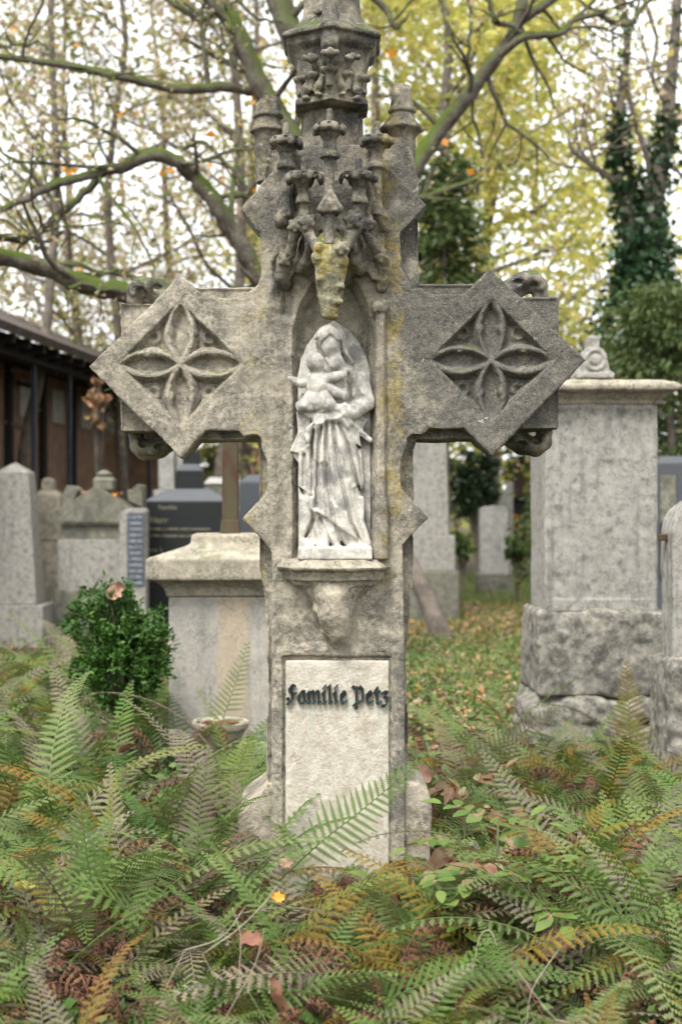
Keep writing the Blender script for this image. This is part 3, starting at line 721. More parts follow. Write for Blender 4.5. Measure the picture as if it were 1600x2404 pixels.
def solid(name, parent, mat, shapes, bevel=.008, seg=2):
    bm = bmesh.new()
    for s in shapes:
        if s[0] == 'box': _, x0, x1, y0, y1, z0, z1 = s; a = (x0, x1, y0, y1, z0); b = (x0, x1, y0, y1, z1)
        elif s[0] == 'fr': a, b = s[1], s[2]
        elif s[0] == 'prism':
            _, pts, y0, y1 = s; n = len(pts)
            A = [bm.verts.new((p[0], y0, p[1])) for p in pts]; B = [bm.verts.new((p[0], y1, p[1])) for p in pts]
            bm.faces.new(A); bm.faces.new(B[::-1])
            for i in range(n): bm.faces.new((A[i], B[i], B[(i + 1) % n], A[(i + 1) % n]))
            continue
        elif s[0] == 'lathe':
            _, cx, cy, rows, n = s; prev = None
            for (z, r) in rows:
                ring = [bm.verts.new((cx + r * math.cos(2 * math.pi * i / n), cy + r * math.sin(2 * math.pi * i / n), z)) for i in range(n)]
                if prev:
                    for i in range(n): bm.faces.new((prev[i], prev[(i + 1) % n], ring[(i + 1) % n], ring[i]))
                else: bm.faces.new(ring[::-1])
                prev = ring
            bm.faces.new(prev); continue
        v = []
        for (x0, x1, y0, y1, z) in (a, b): v += [bm.verts.new(p) for p in ((x0, y0, z), (x1, y0, z), (x1, y1, z), (x0, y1, z))]
        for f in ((3, 2, 1, 0), (4, 5, 6, 7), (0, 1, 5, 4), (1, 2, 6, 5), (2, 3, 7, 6), (3, 0, 4, 7)): bm.faces.new([v[i] for i in f])
    bmesh.ops.recalc_face_normals(bm, faces=bm.faces)
    me = bpy.data.meshes.new(name); bm.to_mesh(me); bm.free(); me.materials.append(mat)
    o = link(name, me, parent)
    if parent is not None:
        p = parent; t = Vector(p.location)
        while p.parent is not None: p = p.parent; t = t + Vector(p.location)
        o.matrix_parent_inverse = Matrix.Translation(-t)
    if bevel:
        b = o.modifiers.new('bevel', 'BEVEL'); b.width = bevel; b.segments = seg; b.limit_method = 'ANGLE'
    return o
def sdfpart(name, parent, mat, f, rough, seed):
    o = link(name, f.mesh(name, mat, rough, seed), parent); o.matrix_parent_inverse = Matrix.Translation(-Vector(parent.location)); return o
def root(name, px, D, label, cat='gravestone', group=None):
    e = empty(name, (gx(px, D), D - 4, 0)); tag(e, label, cat, group); return e

# --- right: tall pillar with roof cap on rough blocks
def right_pillar():
    D = 6.7; t = root('pillar_gravestone', 1411, D, 'tall blank grey pillar gravestone with roof shaped cap on rough blocks')
    cx = gx(1411, D); Y = D - 4; z = lambda py: gz(py, D)
    f = Field((cx - .33, Y - .02, z(1440)), (cx + .33, Y + .56, z(930)), .010)
    f.box((cx - .296, Y, z(1440)), (cx + .296, Y + .52, z(930)), .012)
    f.box((cx - .26, Y - .02, z(1408)), (cx + .26, Y + .006, z(962)), .003, cut=True)
    sdfpart('shaft', t, M['grey'], f, ((.004, 5), (.003, 20)), 21.)
    f = Field((cx - .43, Y - .11, z(955)), (cx + .43, Y + .64, z(760)), .0085)
    def capf(X, Y_, Z):
        zz = np.array([z(950), z(940), z(925), z(919), z(907), z(896), z(882), z(872)]); hw = np.array([.31, .315, .35, .392, .396, .36, .10, .09])
        h_ = np.interp(Z, zz, hw); dd = h_ - .31 + .27
        return np.maximum(np.maximum(np.abs(X - cx) - h_, np.abs(Y_ - Y - .26) - dd) * .7, np.maximum(z(950) - Z, Z - z(866)))
    f.put((cx - .42, Y - .1, z(950)), (cx + .42, Y + .63, z(866)), capf)
    sdfpart('roof_cap', t, M['tan'], f, ((.004, 7), (.003, 25)), 22.)
    f = Field((cx - .14, Y + .12, z(882)), (cx + .14, Y + .40, z(768)), .006)
    f.box((cx - .10, Y + .15, z(884)), (cx + .10, Y + .37, z(866)), .008)
    f.poly([(cx + a * .0022, z(b)) for a, b in [(-44,868),(-36,858),(-28,822),(-18,806),(18,806),(28,822),(36,858),(44,868)]], Y + .17, Y + .35)
    f.box((cx - .032, Y + .2, z(812)), (cx + .032, Y + .32, z(776)), .006)
    f.put((cx - .07, Y + .14, z(862)), (cx + .07, Y + .2, z(805)), lambda X, Y_, Z: np.sqrt((np.sqrt((X - cx) ** 2 + (Z - z(836)) ** 2) - .052) ** 2 + (Y_ - Y - .17) ** 2) - .011, .004)
    f.ball((cx, Y + .17, z(836)), (.03, .012, .03), .004)
    sdfpart('finial', t, M['grey'], f, ((.003, 15), (.002, 40)), 23.)
    f = Field((cx - .40, Y - .12, z(1640)), (cx + .41, Y + .62, z(1425)), .011)
    f.box((cx - .338, Y - .04, z(1638)), (cx + .338, Y + .58, z(1432)), .03)
    sdfpart('rough_block', t, M['rough'], f, ((.012, 6), (.010, 16), (.005, 40)), 24.)
    f = Field((cx - .48, Y - .2, -.1), (cx + .45, Y + .7, z(1632)), .013)
    for i, (a, b, c_, r) in enumerate(((-.26,.0,.10,.13),(-.08,-.03,.13,.15),(.14,-.02,.10,.15),(.29,.03,.14,.13),(-.28,.02,.24,.11),(-.10,-.04,.27,.12),(.06,-.02,.25,.13),(.24,.0,.27,.12))):
        f.box((cx + a - r, Y + b - .08, c_ - r * .62), (cx + a + r, Y + b + .5, c_ + r * .62), .045, .006)
    f.box((cx - .35, Y, -.1), (cx + .35, Y + .6, z(1636)), .03)
    sdfpart('rubble_footing', t, M['rough'], f, ((.02, 5), (.012, 14), (.006, 40)), 25.)
right_pillar()

def edge_stone():
    D = 5.9; t = root('round_shouldered_gravestone', 1680, D, 'round shouldered grey gravestone with rough base cut by the picture edge')
    Y = D - 4; x = lambda p: gx(p, D); z = lambda p: gz(p, D)
    f = Field((x(1560), Y - .02, z(1560)), (x(1830), Y + .3, z(1150)), .009)
    f.poly([(x(a), z(b)) for a, b in [(1580,1560),(1578,1330),(1576,1250),(1582,1222),(1596,1196),(1625,1175),(1680,1165),(1735,1175),(1766,1200),(1780,1250),(1780,1560)]], Y, Y + .22)
    sdfpart('slab', t, M['grey'], f, ((.004, 8), (.003, 22)), 31.)
    f = Field((x(1540), Y - .1, -.1), (x(1830), Y + .4, z(1530)), .012)
    f.box((x(1561), Y - .06, -.1), (x(1800), Y + .34, z(1548)), .03)
    sdfpart('rough_base', t, M['rough'], f, ((.010, 7), (.010, 18), (.005, 45)), 32.)
    solid('iron_bracket', t, M['rust'], [('box', x(1556), x(1579), Y + .08, Y + .12, z(1271), z(1255))], .004)
edge_stone()

def left_pedestal():
    D = 6.5; t = root('iron_cross_pedestal', 525, D, 'pale sandstone pedestal with broad cap carrying a rusty iron post', 'grave pedestal')
    Y = D - 4; x = lambda p: gx(p, D); z = lambda p: gz(p, D); cx = x(525)
    f = Field((cx - .43, Y - .02, z(1410)), (cx + .43, Y + .82, z(1245)), .0095)
    def capf(X, Y_, Z):
        zz = np.array([z(1405), z(1403), z(1396), z(1384), z(1372), z(1365), z(1364), z(1313), z(1311), z(1284), z(1279), z(1278), z(1259), z(1256)])
        hw = np.array([.297, .306, .306, .312, .335, .36, .396, .396, .39, .205, .20, .19, .19, .182])
        h_ = np.interp(Z, zz, hw)
        return np.maximum(np.maximum(np.abs(X - cx), np.abs(Y_ - Y - .40)) - h_, np.maximum(zz[0] - Z, Z - zz[-1])) * .7
    f.put((cx - .42, Y - .02, z(1405)), (cx + .42, Y + .82, z(1256)), capf)
    sdfpart('moulded_cap', t, M['tan'], f, ((.003, 7), (.002, 25)), 41.)
    solid('shaft', t, M['tanslab'], [('box', cx - .294, cx + .294, Y + .106, Y + .694, .1, z(1404))], .012)
    solid('footing', t, M['tanslab'], [('box', cx - .36, cx + .36, Y + .04, Y + .76, -.05, .12)], .02)
    p = solid('iron_post', t, M['rust'], [('box', cx - .042, cx + .042, Y + .36, Y + .44, z(1257), z(840))], .006)
    solid('post_shoe', t, M['rust'], [('fr', (cx - .052, cx + .052, Y + .35, Y + .45, z(1257)), (cx - .046, cx + .046, Y + .357, Y + .443, z(1222)))], .004)
left_pedestal()

def slab_stone(name, label, px, D, shapes, mat, bevel=.008, group=None):
    """shapes: (part name, material, bevel, list of shapes in photo pixels: box px0 px1 y0 y1 py_bottom py_top, prism [(px,py)] y0 y1)"""
    t = root(name, px, D, label, 'gravestone', group); Y = D - 4; x = lambda p: gx(p, D); z = lambda p: (gz(p, D) if p < 9000 else -.06)
    for (pn, m, bv, shp) in shapes:
        L_ = []
        for s in shp:
            if s[0] == 'box': L_.append(('box', x(s[1]), x(s[2]), Y + s[3], Y + s[4], z(s[5]), z(s[6])))
            elif s[0] == 'fr':
                a, b = s[1], s[2]; L_.append(('fr', (x(a[0]), x(a[1]), Y + a[2], Y + a[3], z(a[4])), (x(b[0]), x(b[1]), Y + b[2], Y + b[3], z(b[4]))))
            else: L_.append(('prism', [(x(p[0]), z(p[1])) for p in s[1]], Y + s[2], Y + s[3]))
        solid(pn, t, M[m] if isinstance(m, str) else m, L_, bv)
    return t
G0 = 9999
slab_stone('obelisk_gravestone', 'mottled grey obelisk gravestone with a low pointed top at the picture edge', 25, 12.5, [
    ('shaft', 'grey', .01, [('fr', (-38, 86, 0, .41, 1420), (-16, 63, .07, .34, 1108))]), ('pyramid_top', 'grey', .006, [('fr', (-16, 63, .07, .34, 1108.2), (22, 26, .2, .21, 1084))]),
    ('base', 'grey', .012, [('box', -56, 104, -.06, .47, G0, 1420.5)])], None)
slab_stone('pale_pillar_gravestone', 'pale sandstone pillar gravestone with a small square knob behind the obelisk', 108, 14.2, [
    ('body', 'tan', .012, [('box', 74, 142, 0, .3, 1262, 1165), ('fr', (74, 142, 0, .3, 1164.9), (90, 126, .06, .24, 1150))]), ('knob', 'tan', .008, [('box', 93, 122, .08, .22, 1150.5, 1128), ('fr', (93, 122, .08, .22, 1127.9), (100, 115, .11, .19, 1121))]),
    ('band', 'tan', .006, [('box', 70, 147, -.03, .33, 1268, 1258)]), ('lower_body', 'tan', .01, [('box', 66, 146, -.02, .32, G0, 1268.2)])], None)
gt = slab_stone('gabled_gravestone', 'greenish gabled gravestone with knob on the ridge and fallen leaves on its roof', 224, 13, [
    ('gable', 'green', .008, [('prism', [(119,1208),(128,1222),(146,1232),(300,1232),(318,1222),(328,1206),(228,1140)], -.04, .36)]),
    ('tympanum', 'green', .0, [('prism', [(150,1225),(298,1225),(226,1168)], -.052, -.03)]),
    ('frieze', 'green', .005, [('box', 146, 284, 0, .32, 1268, 1231)]), ('body', 'grey', .008, [('box', 137, 286, -.03, .33, 1386, 1267)]), ('base', 'green', .01, [('box', 130, 294, -.06, .36, G0, 1385.5)]),
    ('ridge_knob', 'green', .01, [('box', 216, 262, .06, .28, 1150, 1128), ('fr', (212, 266, .05, .29, 1128), (222, 256, .1, .24, 1118)), ('fr', (226, 252, .1, .24, 1118), (222, 256, .08, .26, 1112)), ('fr', (222, 256, .08, .26, 1112), (235, 243, .15, .19, 1102))]),
    ('ear', 'green', .01, [('prism', [(146,1190),(148,1158),(156,1140),(170,1140),(184,1150),(172,1176)], .0, .3)]), ('ear', 'green', .01, [('prism', [(302,1176),(298,1152),(312,1148),(322,1136),(334,1140),(334,1192)], .0, .3)])], None)
sl = slab_stone('slate_tablet_gravestone', 'narrow stone with blue grey lettered slate panel between gabled stone and black granite', 312, 12.7, [
    ('surround', 'grey', .012, [('prism', [(280,1440),(280,1212),(290,1198),(310,1193),(338,1193),(342,1200),(342,1440)], 0, .22)]), ('footing', 'grey', .012, [('box', 276, 346, -.04, .26, G0, 1436)]),
    ('slate_panel', 'slate', .003, [('box', 299, 339, -.016, .05, 1375, 1204)])], None)
def lines(parent, px0, px1, D, y, rows, mat, h=5., seed=3):
    """rows of small raised letter strokes, too far to read"""
    r = random.Random(seed)
    for py in rows:
        L_ = []; p = px0 + r.uniform(0, 4)
        while p < px1 - 3:
            wd = r.uniform(1.2, 2.6); L_.append(('box', gx(p, D), gx(p + wd, D), D - 4 + y - .004, D - 4 + y + .004, gz(py + h * r.uniform(.25, .5), D), gz(py - h * r.uniform(.25, .6), D))); p += wd + r.uniform(.8, 1.6) + (3 if r.random() < .15 else 0)
        solid('lettering', parent, mat, L_, 0)
lines(sl, 303, 336, 12.7, -.016, range(1214, 1372, 14), M['silver'])
bk = slab_stone('black_granite_gravestone', 'broad polished black granite gravestone with faded lettering and stepped block on top', 440, 13.5, [
    ('slab', 'black', .006, [('box', 337, 543, 0, .4, G0, 1177)]), ('sloping_top', 'granite', .006, [('fr', (337, 543, 0, .4, 1176.8), (392, 488, .1, .3, 1147))]),
    ('block', 'black', .005, [('box', 409, 472, .11, .29, 1147, 1104)]), ('block_ledge', 'granite', .004, [('fr', (409, 472, .11, .29, 1104), (422, 462, .14, .26, 1088))]), ('stub', 'black', .005, [('box', 425, 466, .14, .26, 1088.3, 1058)])], None)
def words(parent, txt, px, py, D, y, hpx, mat):
    cu = bpy.data.curves.new('lettering', 'FONT'); cu.body = txt; cu.size = hpx * D / F_PX * 1.4; cu.extrude = .002
    tmp = bpy.data.objects.new('tmp', cu); COL.objects.link(tmp); me = bpy.data.meshes.new_from_object(tmp.evaluated_get(bpy.context.evaluated_depsgraph_get())); bpy.data.objects.remove(tmp)
    o = link('lettering', me, parent); o.location = Vector((gx(px, D), D - 4 + y, gz(py, D))) - Vector(parent.location); o.rotation_euler = (R(90), 0, 0); me.materials.clear(); me.materials.append(mat)
words(bk, 'Familie', 372, 1196, 13.5, -.004, 11, M['gilt']); words(bk, 'Herr', 352, 1228, 13.5, -.004, 15, M['gilt']); words(bk, 'Frau L', 341, 1296, 13.5, -.004, 12, M['gilt'])
lines(bk, 350, 500, 13.5, -.002, (1242, 1258, 1310), M['gilt'], 6, 9)
slab_stone('pale_stele', 'pale upright stone slab rising behind the black granite block', 392, 17, [('slab', 'pale', .01, [('box', 372, 408, 0, .3, 1150, 1020)]), ('base', 'pale', .012, [('box', 361, 420, -.06, .36, G0, 1150.5)]), ('side_block', 'pale', .01, [('box', 409, 440, .1, .3, 1149, 1062)])], None)
slab_stone('dull_granite_gravestone', 'dark grey granite gravestone with sloping top half hidden behind the cross shaft', 618, 14.5, [('slab', 'granite', .008, [('box', 561, 676, 0, .3, G0, 1132)]), ('sloping_top', 'granite', .006, [('fr', (561, 676, 0, .3, 1131.8), (580, 657, .08, .22, 1114))])], None)
slab_stone('low_green_gravestone', 'low greenish stone behind the rusty iron post', 520, 16, [('slab', 'green', .012, [('box', 482, 556, 0, .25, G0, 1136)]), ('cap', 'pale', .01, [('fr', (478, 560, -.02, .27, 1136), (490, 548, .04, .2, 1120))])], None)
slab_stone('tall_pillar_gravestone', 'tall plain grey pillar gravestone on stepped blocks behind the cross shaft', 960, 14.5, [('shaft', 'grey', .012, [('fr', (866, 1054, 0, .66, 1258), (878, 1042, .04, .62, 800))]), ('step_block', 'grey', .012, [('box', 852, 1067, -.05, .71, 1340, 1257.5)]), ('footing', 'green', .02, [('box', 842, 1076, -.1, .76, G0, 1339.5)]), ('cap', 'grey', .012, [('box', 868, 1052, -.0, .66, 800.5, 780)])], None)
slab_stone('white_stele', 'small pale stele with rounded top standing alone in the grass', 1159, 19, [('slab', 'pale', .012, [('prism', [(1127,1348),(1126,1196),(1136,1190),(1160,1187),(1182,1189),(1191,1196),(1192,1348)], 0, .2)]), ('base', 'green', .02, [('box', 1116, 1202, -.06, .28, G0, 1347)])], None)
slab_stone('dark_column_gravestone', 'dark monument with red brown column beyond the small pale stele', 1216, 24, [('body', 'black', .008, [('box', 1197, 1234, 0, .22, G0, 1180)]), ('ledge', 'black', .006, [('fr', (1200, 1231, 0, .22, 1180), (1190, 1240, -.05, .27, 1168))]), ('column', flat_mat('red_granite', (.10, .05, .04), .3, 30, .5), .006, [('fr', (1203, 1229, .02, .2, 1168), (1208, 1226, .05, .17, 1078))])], None)
slab_stone('leaning_white_gravestone', 'white blurred gravestone with a slanting top behind the small stele', 1180, 22.5, [('slab', 'pale', .01, [('prism', [(1148,1420),(1150,1180),(1180,1165),(1194,1130),(1204,1132),(1203,1420)], 0, .2)])], None)
slab_stone('dark_framed_gravestone', 'dark granite gravestone with greenish panel behind the rough pillar', 1600, 10.5, [('slab', 'granite', .008, [('box', 1540, 1664, 0, .3, G0, 1088)]), ('sloping_top', 'granite', .006, [('fr', (1540, 1664, 0, .3, 1087.8), (1556, 1648, .08, .22, 1070))]),
    ('panel', 'green', .003, [('box', 1548, 1584, -.014, .03, 1226, 1116)]), ('lower_panel', 'black', .003, [('box', 1548, 1584, -.016, .03, 1360, 1232)])], None)

# bowl with dead leaves in front of the pedestal, kerb, log
def bowl():
    D = 5.9; cx, Y = gx(512, D), D - 4 + .1; z = lambda p: gz(p, D); t = empty('planter_bowl', (cx, Y, 0)); tag(t, 'round stone planter bowl filled with dead leaves before the pedestal', 'planter')
    f = Field((cx - .17, Y - .17, -.02), (cx + .17, Y + .17, z(1690)), .007)
    f.lathe(cx, Y, [(-.01, .10), (.03, .085), (.10, .075), (z(1800), .07), (z(1760), .085), (z(1722), .118), (z(1716), .132), (z(1702), .134), (z(1700), .125)], 0)
    f.ball((cx, Y, z(1700)), (.11, .11, .03), cut=True); sdfpart('bowl', t, M['tan'], f, ((.003, 9), (.002, 30)), 51.)
bowl()
# ---------------------------------------------------------------- shed
M['brick'] = flat_mat('brown_plastered_brick', (.24, .15, .105), .25, 5, .9, .3)
M['darkwood'] = flat_mat('tarred_timber', (.022, .018, .016), .4, 12, .8, .2)
M['post'] = flat_mat('dark_painted_post', (.035, .038, .045), .3, 12, .6, .1)
M['rooftile'] = flat_mat('old_roof_tiles', (.075, .06, .05), .4, 9, .9, .4)
M['plaque'] = flat_mat('pale_memorial_plaque', (.34, .32, .30), .15, 8, .7, .1)
def shed():
    A = Vector((-4.25, 7.0, 0)); Bv = Vector((-2.98, 18.0, 0)); dr = (Bv - A).normalized(); out = Vector((dr.y, -dr.x, 0)); L = (Bv - A).length
    t = empty('arcade_shed', A); t.rotation_euler.z = math.atan2(dr.y, dr.x)
    tag(t, 'long brown walled shed with dark eaves and thin posts behind the gravestones', 'shed')
    def pc(name, mat, shp, bv=.0, par=t):
        o = solid(name, None, mat, shp, bv); o.parent = par; return o
    # local: x along the shed, -y towards the graves
    pc('back_wall', M['brick'], [('box', -.5, L, .80, 1.1, 0, 3.2)])
    pc('end_wall', M['brick'], [('box', L - .3, L, -.05, .80, 0, 3.2)])
    for i in range(9): pc('pilaster', M['darkwood'], [('box', .45 + i * 1.3, .56 + i * 1.3, .70, .797, 0, 3.2)], .01)
    for i in range(8): pc('plaque', M['plaque'], [('box', .95 + i * 1.3, 1.45 + i * 1.3, .765, .797, 2.55, 3.05)], .01)
    for i in range(9): pc('post', M['post'], [('box', .55 + i * 1.33, .61 + i * 1.33, -.03, .03, 0, 3.06)], .01)
    pc('eave_beam', M['darkwood'], [('box', -.5, L, -.08, .08, 3.06, 3.3)], .01)
    pc('ceiling', M['darkwood'], [('prism', [(-.5, 3.2), (L, 3.2), (L, 3.26), (-.5, 3.26)], .081, 1.1)])
    ro = pc('roof', M['rooftile'], [('box', -.7, L + .2, -.02, 3.2, -.05, .05)], .0); ro.rotation_euler.x = R(24); ro.location = (0, -.42, 3.24)
    for i in range(24): pc('rafter', M['darkwood'], [('box', -.4 + i * .48, -.32 + i * .48, -.36, .0, 3.12, 3.22)], .0)
shed()
t = empty('red_building', (gx(596, 42), 38, 0)); tag(t, 'distant red rendered building glimpsed behind the cross shaft', 'building')
for nm, m, s in (('wall', flat_mat('red_render', (.36, .13, .10), .15, 1, .9), ('box', gx(560, 42), gx(700, 42), 38, 44, 0, gz(1040, 42))), ('roof', M['rooftile'], ('prism', [(gx(550, 42), gz(1040, 42) + .01), (gx(710, 42), gz(1040, 42) + .01), (gx(630, 42), gz(990, 42))], 37.7, 44.3))):
    solid(nm, t, m, [s], 0)

# ---------------------------------------------------------------- trees
k = NT('mossy_bark'); ge = k.n('ShaderNodeNewGeometry'); nz = k.xyz(ge.outputs['Normal'])[2]
n1 = k.noise(7, 6, .65); n2 = k.noise(60, 5, .7)
c = k.mix(k.mapr(n1, .35, .65), (.08, .065, .05), (.20, .175, .145)); c = k.mix(k.mapr(n2, .4, .7, 0, .6), c, (.03, .026, .02))
mo = k.math('MULTIPLY', k.mapr(nz, -.35, .55), k.mapr(k.noise(3.5, 4, .6), .38, .52))
c = k.mix(mo, c, k.mix(n2, (.035, .055, .01), (.10, .14, .022)))
M['moss_bark'] = k.finish(c, .95, k.bump(n2, .8, .02), .1)
M['bark'] = flat_mat('grey_brown_bark', (.15, .125, .10), .45, 6, .95, .8)
def ramp3(*cs): return [(i / (len(cs) - 1), c) for i, c in enumerate(cs)]
M['l_brown'] = leaf_mat('thin_brown_olive_leaves', ramp3((.36,.24,.17),(.48,.35,.25),(.38,.36,.15),(.33,.36,.14),(.52,.40,.29),(.42,.41,.17)), transl=.5)
M['l_yellow'] = leaf_mat('yellow_green_autumn_leaves', ramp3((.60,.57,.16),(.46,.50,.15),(.70,.60,.18),(.34,.40,.12),(.74,.60,.20),(.55,.56,.17)), transl=.55)
M['l_olive'] = leaf_mat('olive_leaves', ramp3((.12,.14,.03),(.20,.20,.04),(.08,.10,.025),(.26,.22,.05)), transl=.4)
M['l_dark'] = leaf_mat('dark_evergreen_leaves', ramp3((.012,.028,.014),(.03,.055,.02),(.02,.042,.02),(.05,.075,.025)), transl=.15, rough=.45)
M['l_ever'] = leaf_mat('green_conifer_sprays', ramp3((.06,.095,.032),(.11,.15,.045),(.05,.085,.034),(.165,.19,.055)), transl=.35)
M['l_yew'] = leaf_mat('fresh_green_sprays', ramp3((.02,.06,.01),(.055,.13,.016),(.028,.085,.014),(.09,.18,.022)), transl=.25)
M['l_orange'] = leaf_mat('bright_orange_leaves', ramp3((.62,.24,.02),(.70,.33,.03),(.55,.20,.02)), transl=.4)
M['l_litter'] = leaf_mat('fallen_brown_leaves', ramp3((.32,.19,.13),(.40,.25,.18),(.55,.27,.07),(.26,.13,.08),(.46,.34,.25),(.38,.33,.08)), transl=.15, rough=.6)
M['l_weed'] = leaf_mat('low_green_weeds', ramp3((.06,.13,.025),(.12,.21,.05),(.19,.24,.06),(.045,.10,.03),(.13,.19,.06)), transl=.3)
M['l_grass'] = leaf_mat('grass_blades', ramp3((.08,.15,.03),(.13,.21,.045),(.21,.24,.07),(.28,.28,.13)), transl=.3)
M['l_ivy'] = leaf_mat('ivy_leaves', ramp3((.025,.065,.028),(.045,.095,.04),(.03,.075,.035),(.07,.12,.05)), transl=.15, rough=.35, moist=.45)

def tubes(paths, nseg=7):
    V, Q, off = [], [], 0
    for pts, rs in paths:
        p = np.asarray(pts, float); n = len(p); tg = np.gradient(p, axis=0); tg /= np.linalg.norm(tg, axis=1)[:, None] + 1e-9
        up = np.array([.3, 1, .2]); a = np.cross(tg, up); a /= np.linalg.norm(a, axis=1)[:, None] + 1e-9; b = np.cross(tg, a)
        th = np.arange(nseg) * 2 * math.pi / nseg
        ring = p[:, None] + np.asarray(rs)[:, None, None] * (np.cos(th)[None, :, None] * a[:, None] + np.sin(th)[None, :, None] * b[:, None])
        V.append(ring.reshape(-1, 3)); I = off + np.arange(n * nseg).reshape(n, nseg); J = np.roll(I, -1, 1)
        Q.append(np.stack([I[:-1], J[:-1], J[1:], I[1:]], -1).reshape(-1, 4)); off += n * nseg
    return np.concatenate(V), np.concatenate(Q)
def smooth_path(pts, rs, n=5):
    p = np.asarray(pts, float); t = np.arange(len(p)); tt = np.linspace(0, len(p) - 1, (len(p) - 1) * n + 1)
    P0 = np.vstack([2 * p[0] - p[1], p, 2 * p[-1] - p[-2]]); out = []
    for s in tt:
        i = min(int(s), len(p) - 2); f = s - i; a, b, c_, d_ = P0[i:i + 4]
        out.append(.5 * (2 * b + (c_ - a) * f + (2 * a - 5 * b + 4 * c_ - d_) * f * f + (3 * b - a - 3 * c_ + d_) * f ** 3))
    return np.array(out), np.interp(tt, t, rs)
def leaves(C, size, rng, asp=.6, var=.4, up=.3, fold=True, dirs=None):
    """one bent rhombus per point"""
    C = np.asarray(C, float); n = len(C)
    nr = rng.normal(size=(n, 3)); nr[:, 2] = nr[:, 2] + up * np.sign(nr[:, 2]); nr /= np.linalg.norm(nr, axis=1)[:, None]
    a = rng.normal(size=(n, 3)) if dirs is None else dirs + .35 * rng.normal(size=(n, 3))
    a -= nr * (a * nr).sum(1)[:, None]; a /= np.linalg.norm(a, axis=1)[:, None] + 1e-9; b = np.cross(nr, a)
    s = (size * (1 + var * (rng.rand(n) * 2 - 1)))[:, None]
    bend = nr * s * (.12 * rng.rand(n))[:, None]
    V = np.stack([C - a * s * .5, C + b * s * asp * .5 - a * s * .06 + bend, C + a * s * .5 - bend, C - b * s * asp * .5 - a * s * .06 + bend], 1).reshape(-1, 3)
    return V, np.arange(4 * n).reshape(n, 4)
def grow(rng, p, d, L, r, lev, maxl, out, tips, up=.25, wob=.28, kids=(3, 5)):
    n = 6; pts = [np.array(p, float)]; d = np.array(d, float); d /= np.linalg.norm(d)
    for i in range(n):
        d = d + rng.normal(size=3) * wob * .5 + np.array([0, 0, up * .18]); d /= np.linalg.norm(d); pts.append(pts[-1] + d * L / n)
    rs = r * np.linspace(1, .45 if lev < maxl else .2, n + 1); out.append((np.array(pts), rs))
    if lev >= maxl:
        for i in range(1, n + 1): tips.append((pts[i], L))
        return
    for j in range(rng.randint(*kids)):
        i = rng.randint(2, n + 1); q = rng.normal(size=3); q[2] = q[2] * .7; dd = d * .7 + q / np.linalg.norm(q) * .8
        grow(rng, pts[i], dd, L * rng.uniform(.5, .75), rs[i] * .6, lev + 1, maxl, out, tips, up, wob, kids)
def tree(name, label, px, D, H, r0, mat, bark, nleaf, lsize, seed, low=1.5, spread=1.6, group=None, lean=(0, 0), first=.25, jit=.32, maxl=2, nb=12, asp=.6):
    rng = np.random.RandomState(seed); t = empty(name, (gx(px, D), D - 4, 0)); tag(t, label, 'tree', group)
    tr = [np.array([0, 0, -.1])]; d = np.array([lean[0], lean[1], 1.])
    for i in range(10): tr.append(tr[-1] + d * H / 10 + rng.normal(size=3) * np.array([.10, .10, 0]))
    out = [smooth_path(tr, r0 * np.linspace(1, .25, 11), 3)]; tips = []
    for j in range(nb):
        f = first + (1 - first) * (j + rng.rand()) / nb; q = np.interp(f * 10, np.arange(11), np.arange(11)); i = int(q); p = tr[i] + (tr[min(i + 1, 10)] - tr[i]) * (q - i)
        a = rng.rand() * 6.283; grow(rng, p, (math.cos(a), math.sin(a), .35), spread * (1.15 - .5 * f) * rng.uniform(.8, 1.2), r0 * .38 * (1.1 - .6 * f), 1, maxl, out, tips)
    V, Q = tubes(out, 6); link('trunk', np_mesh('trunk', V, Q, bark), t)
    T = np.array([x[0] for x in tips]); T = T[T[:, 2] > low]
    C = T[rng.randint(0, len(T), nleaf)] + rng.normal(size=(nleaf, 3)) * jit
    V, Q = leaves(C, lsize, rng, asp); link('crown', np_mesh('crown', V, Q, mat, False), t)
    return t

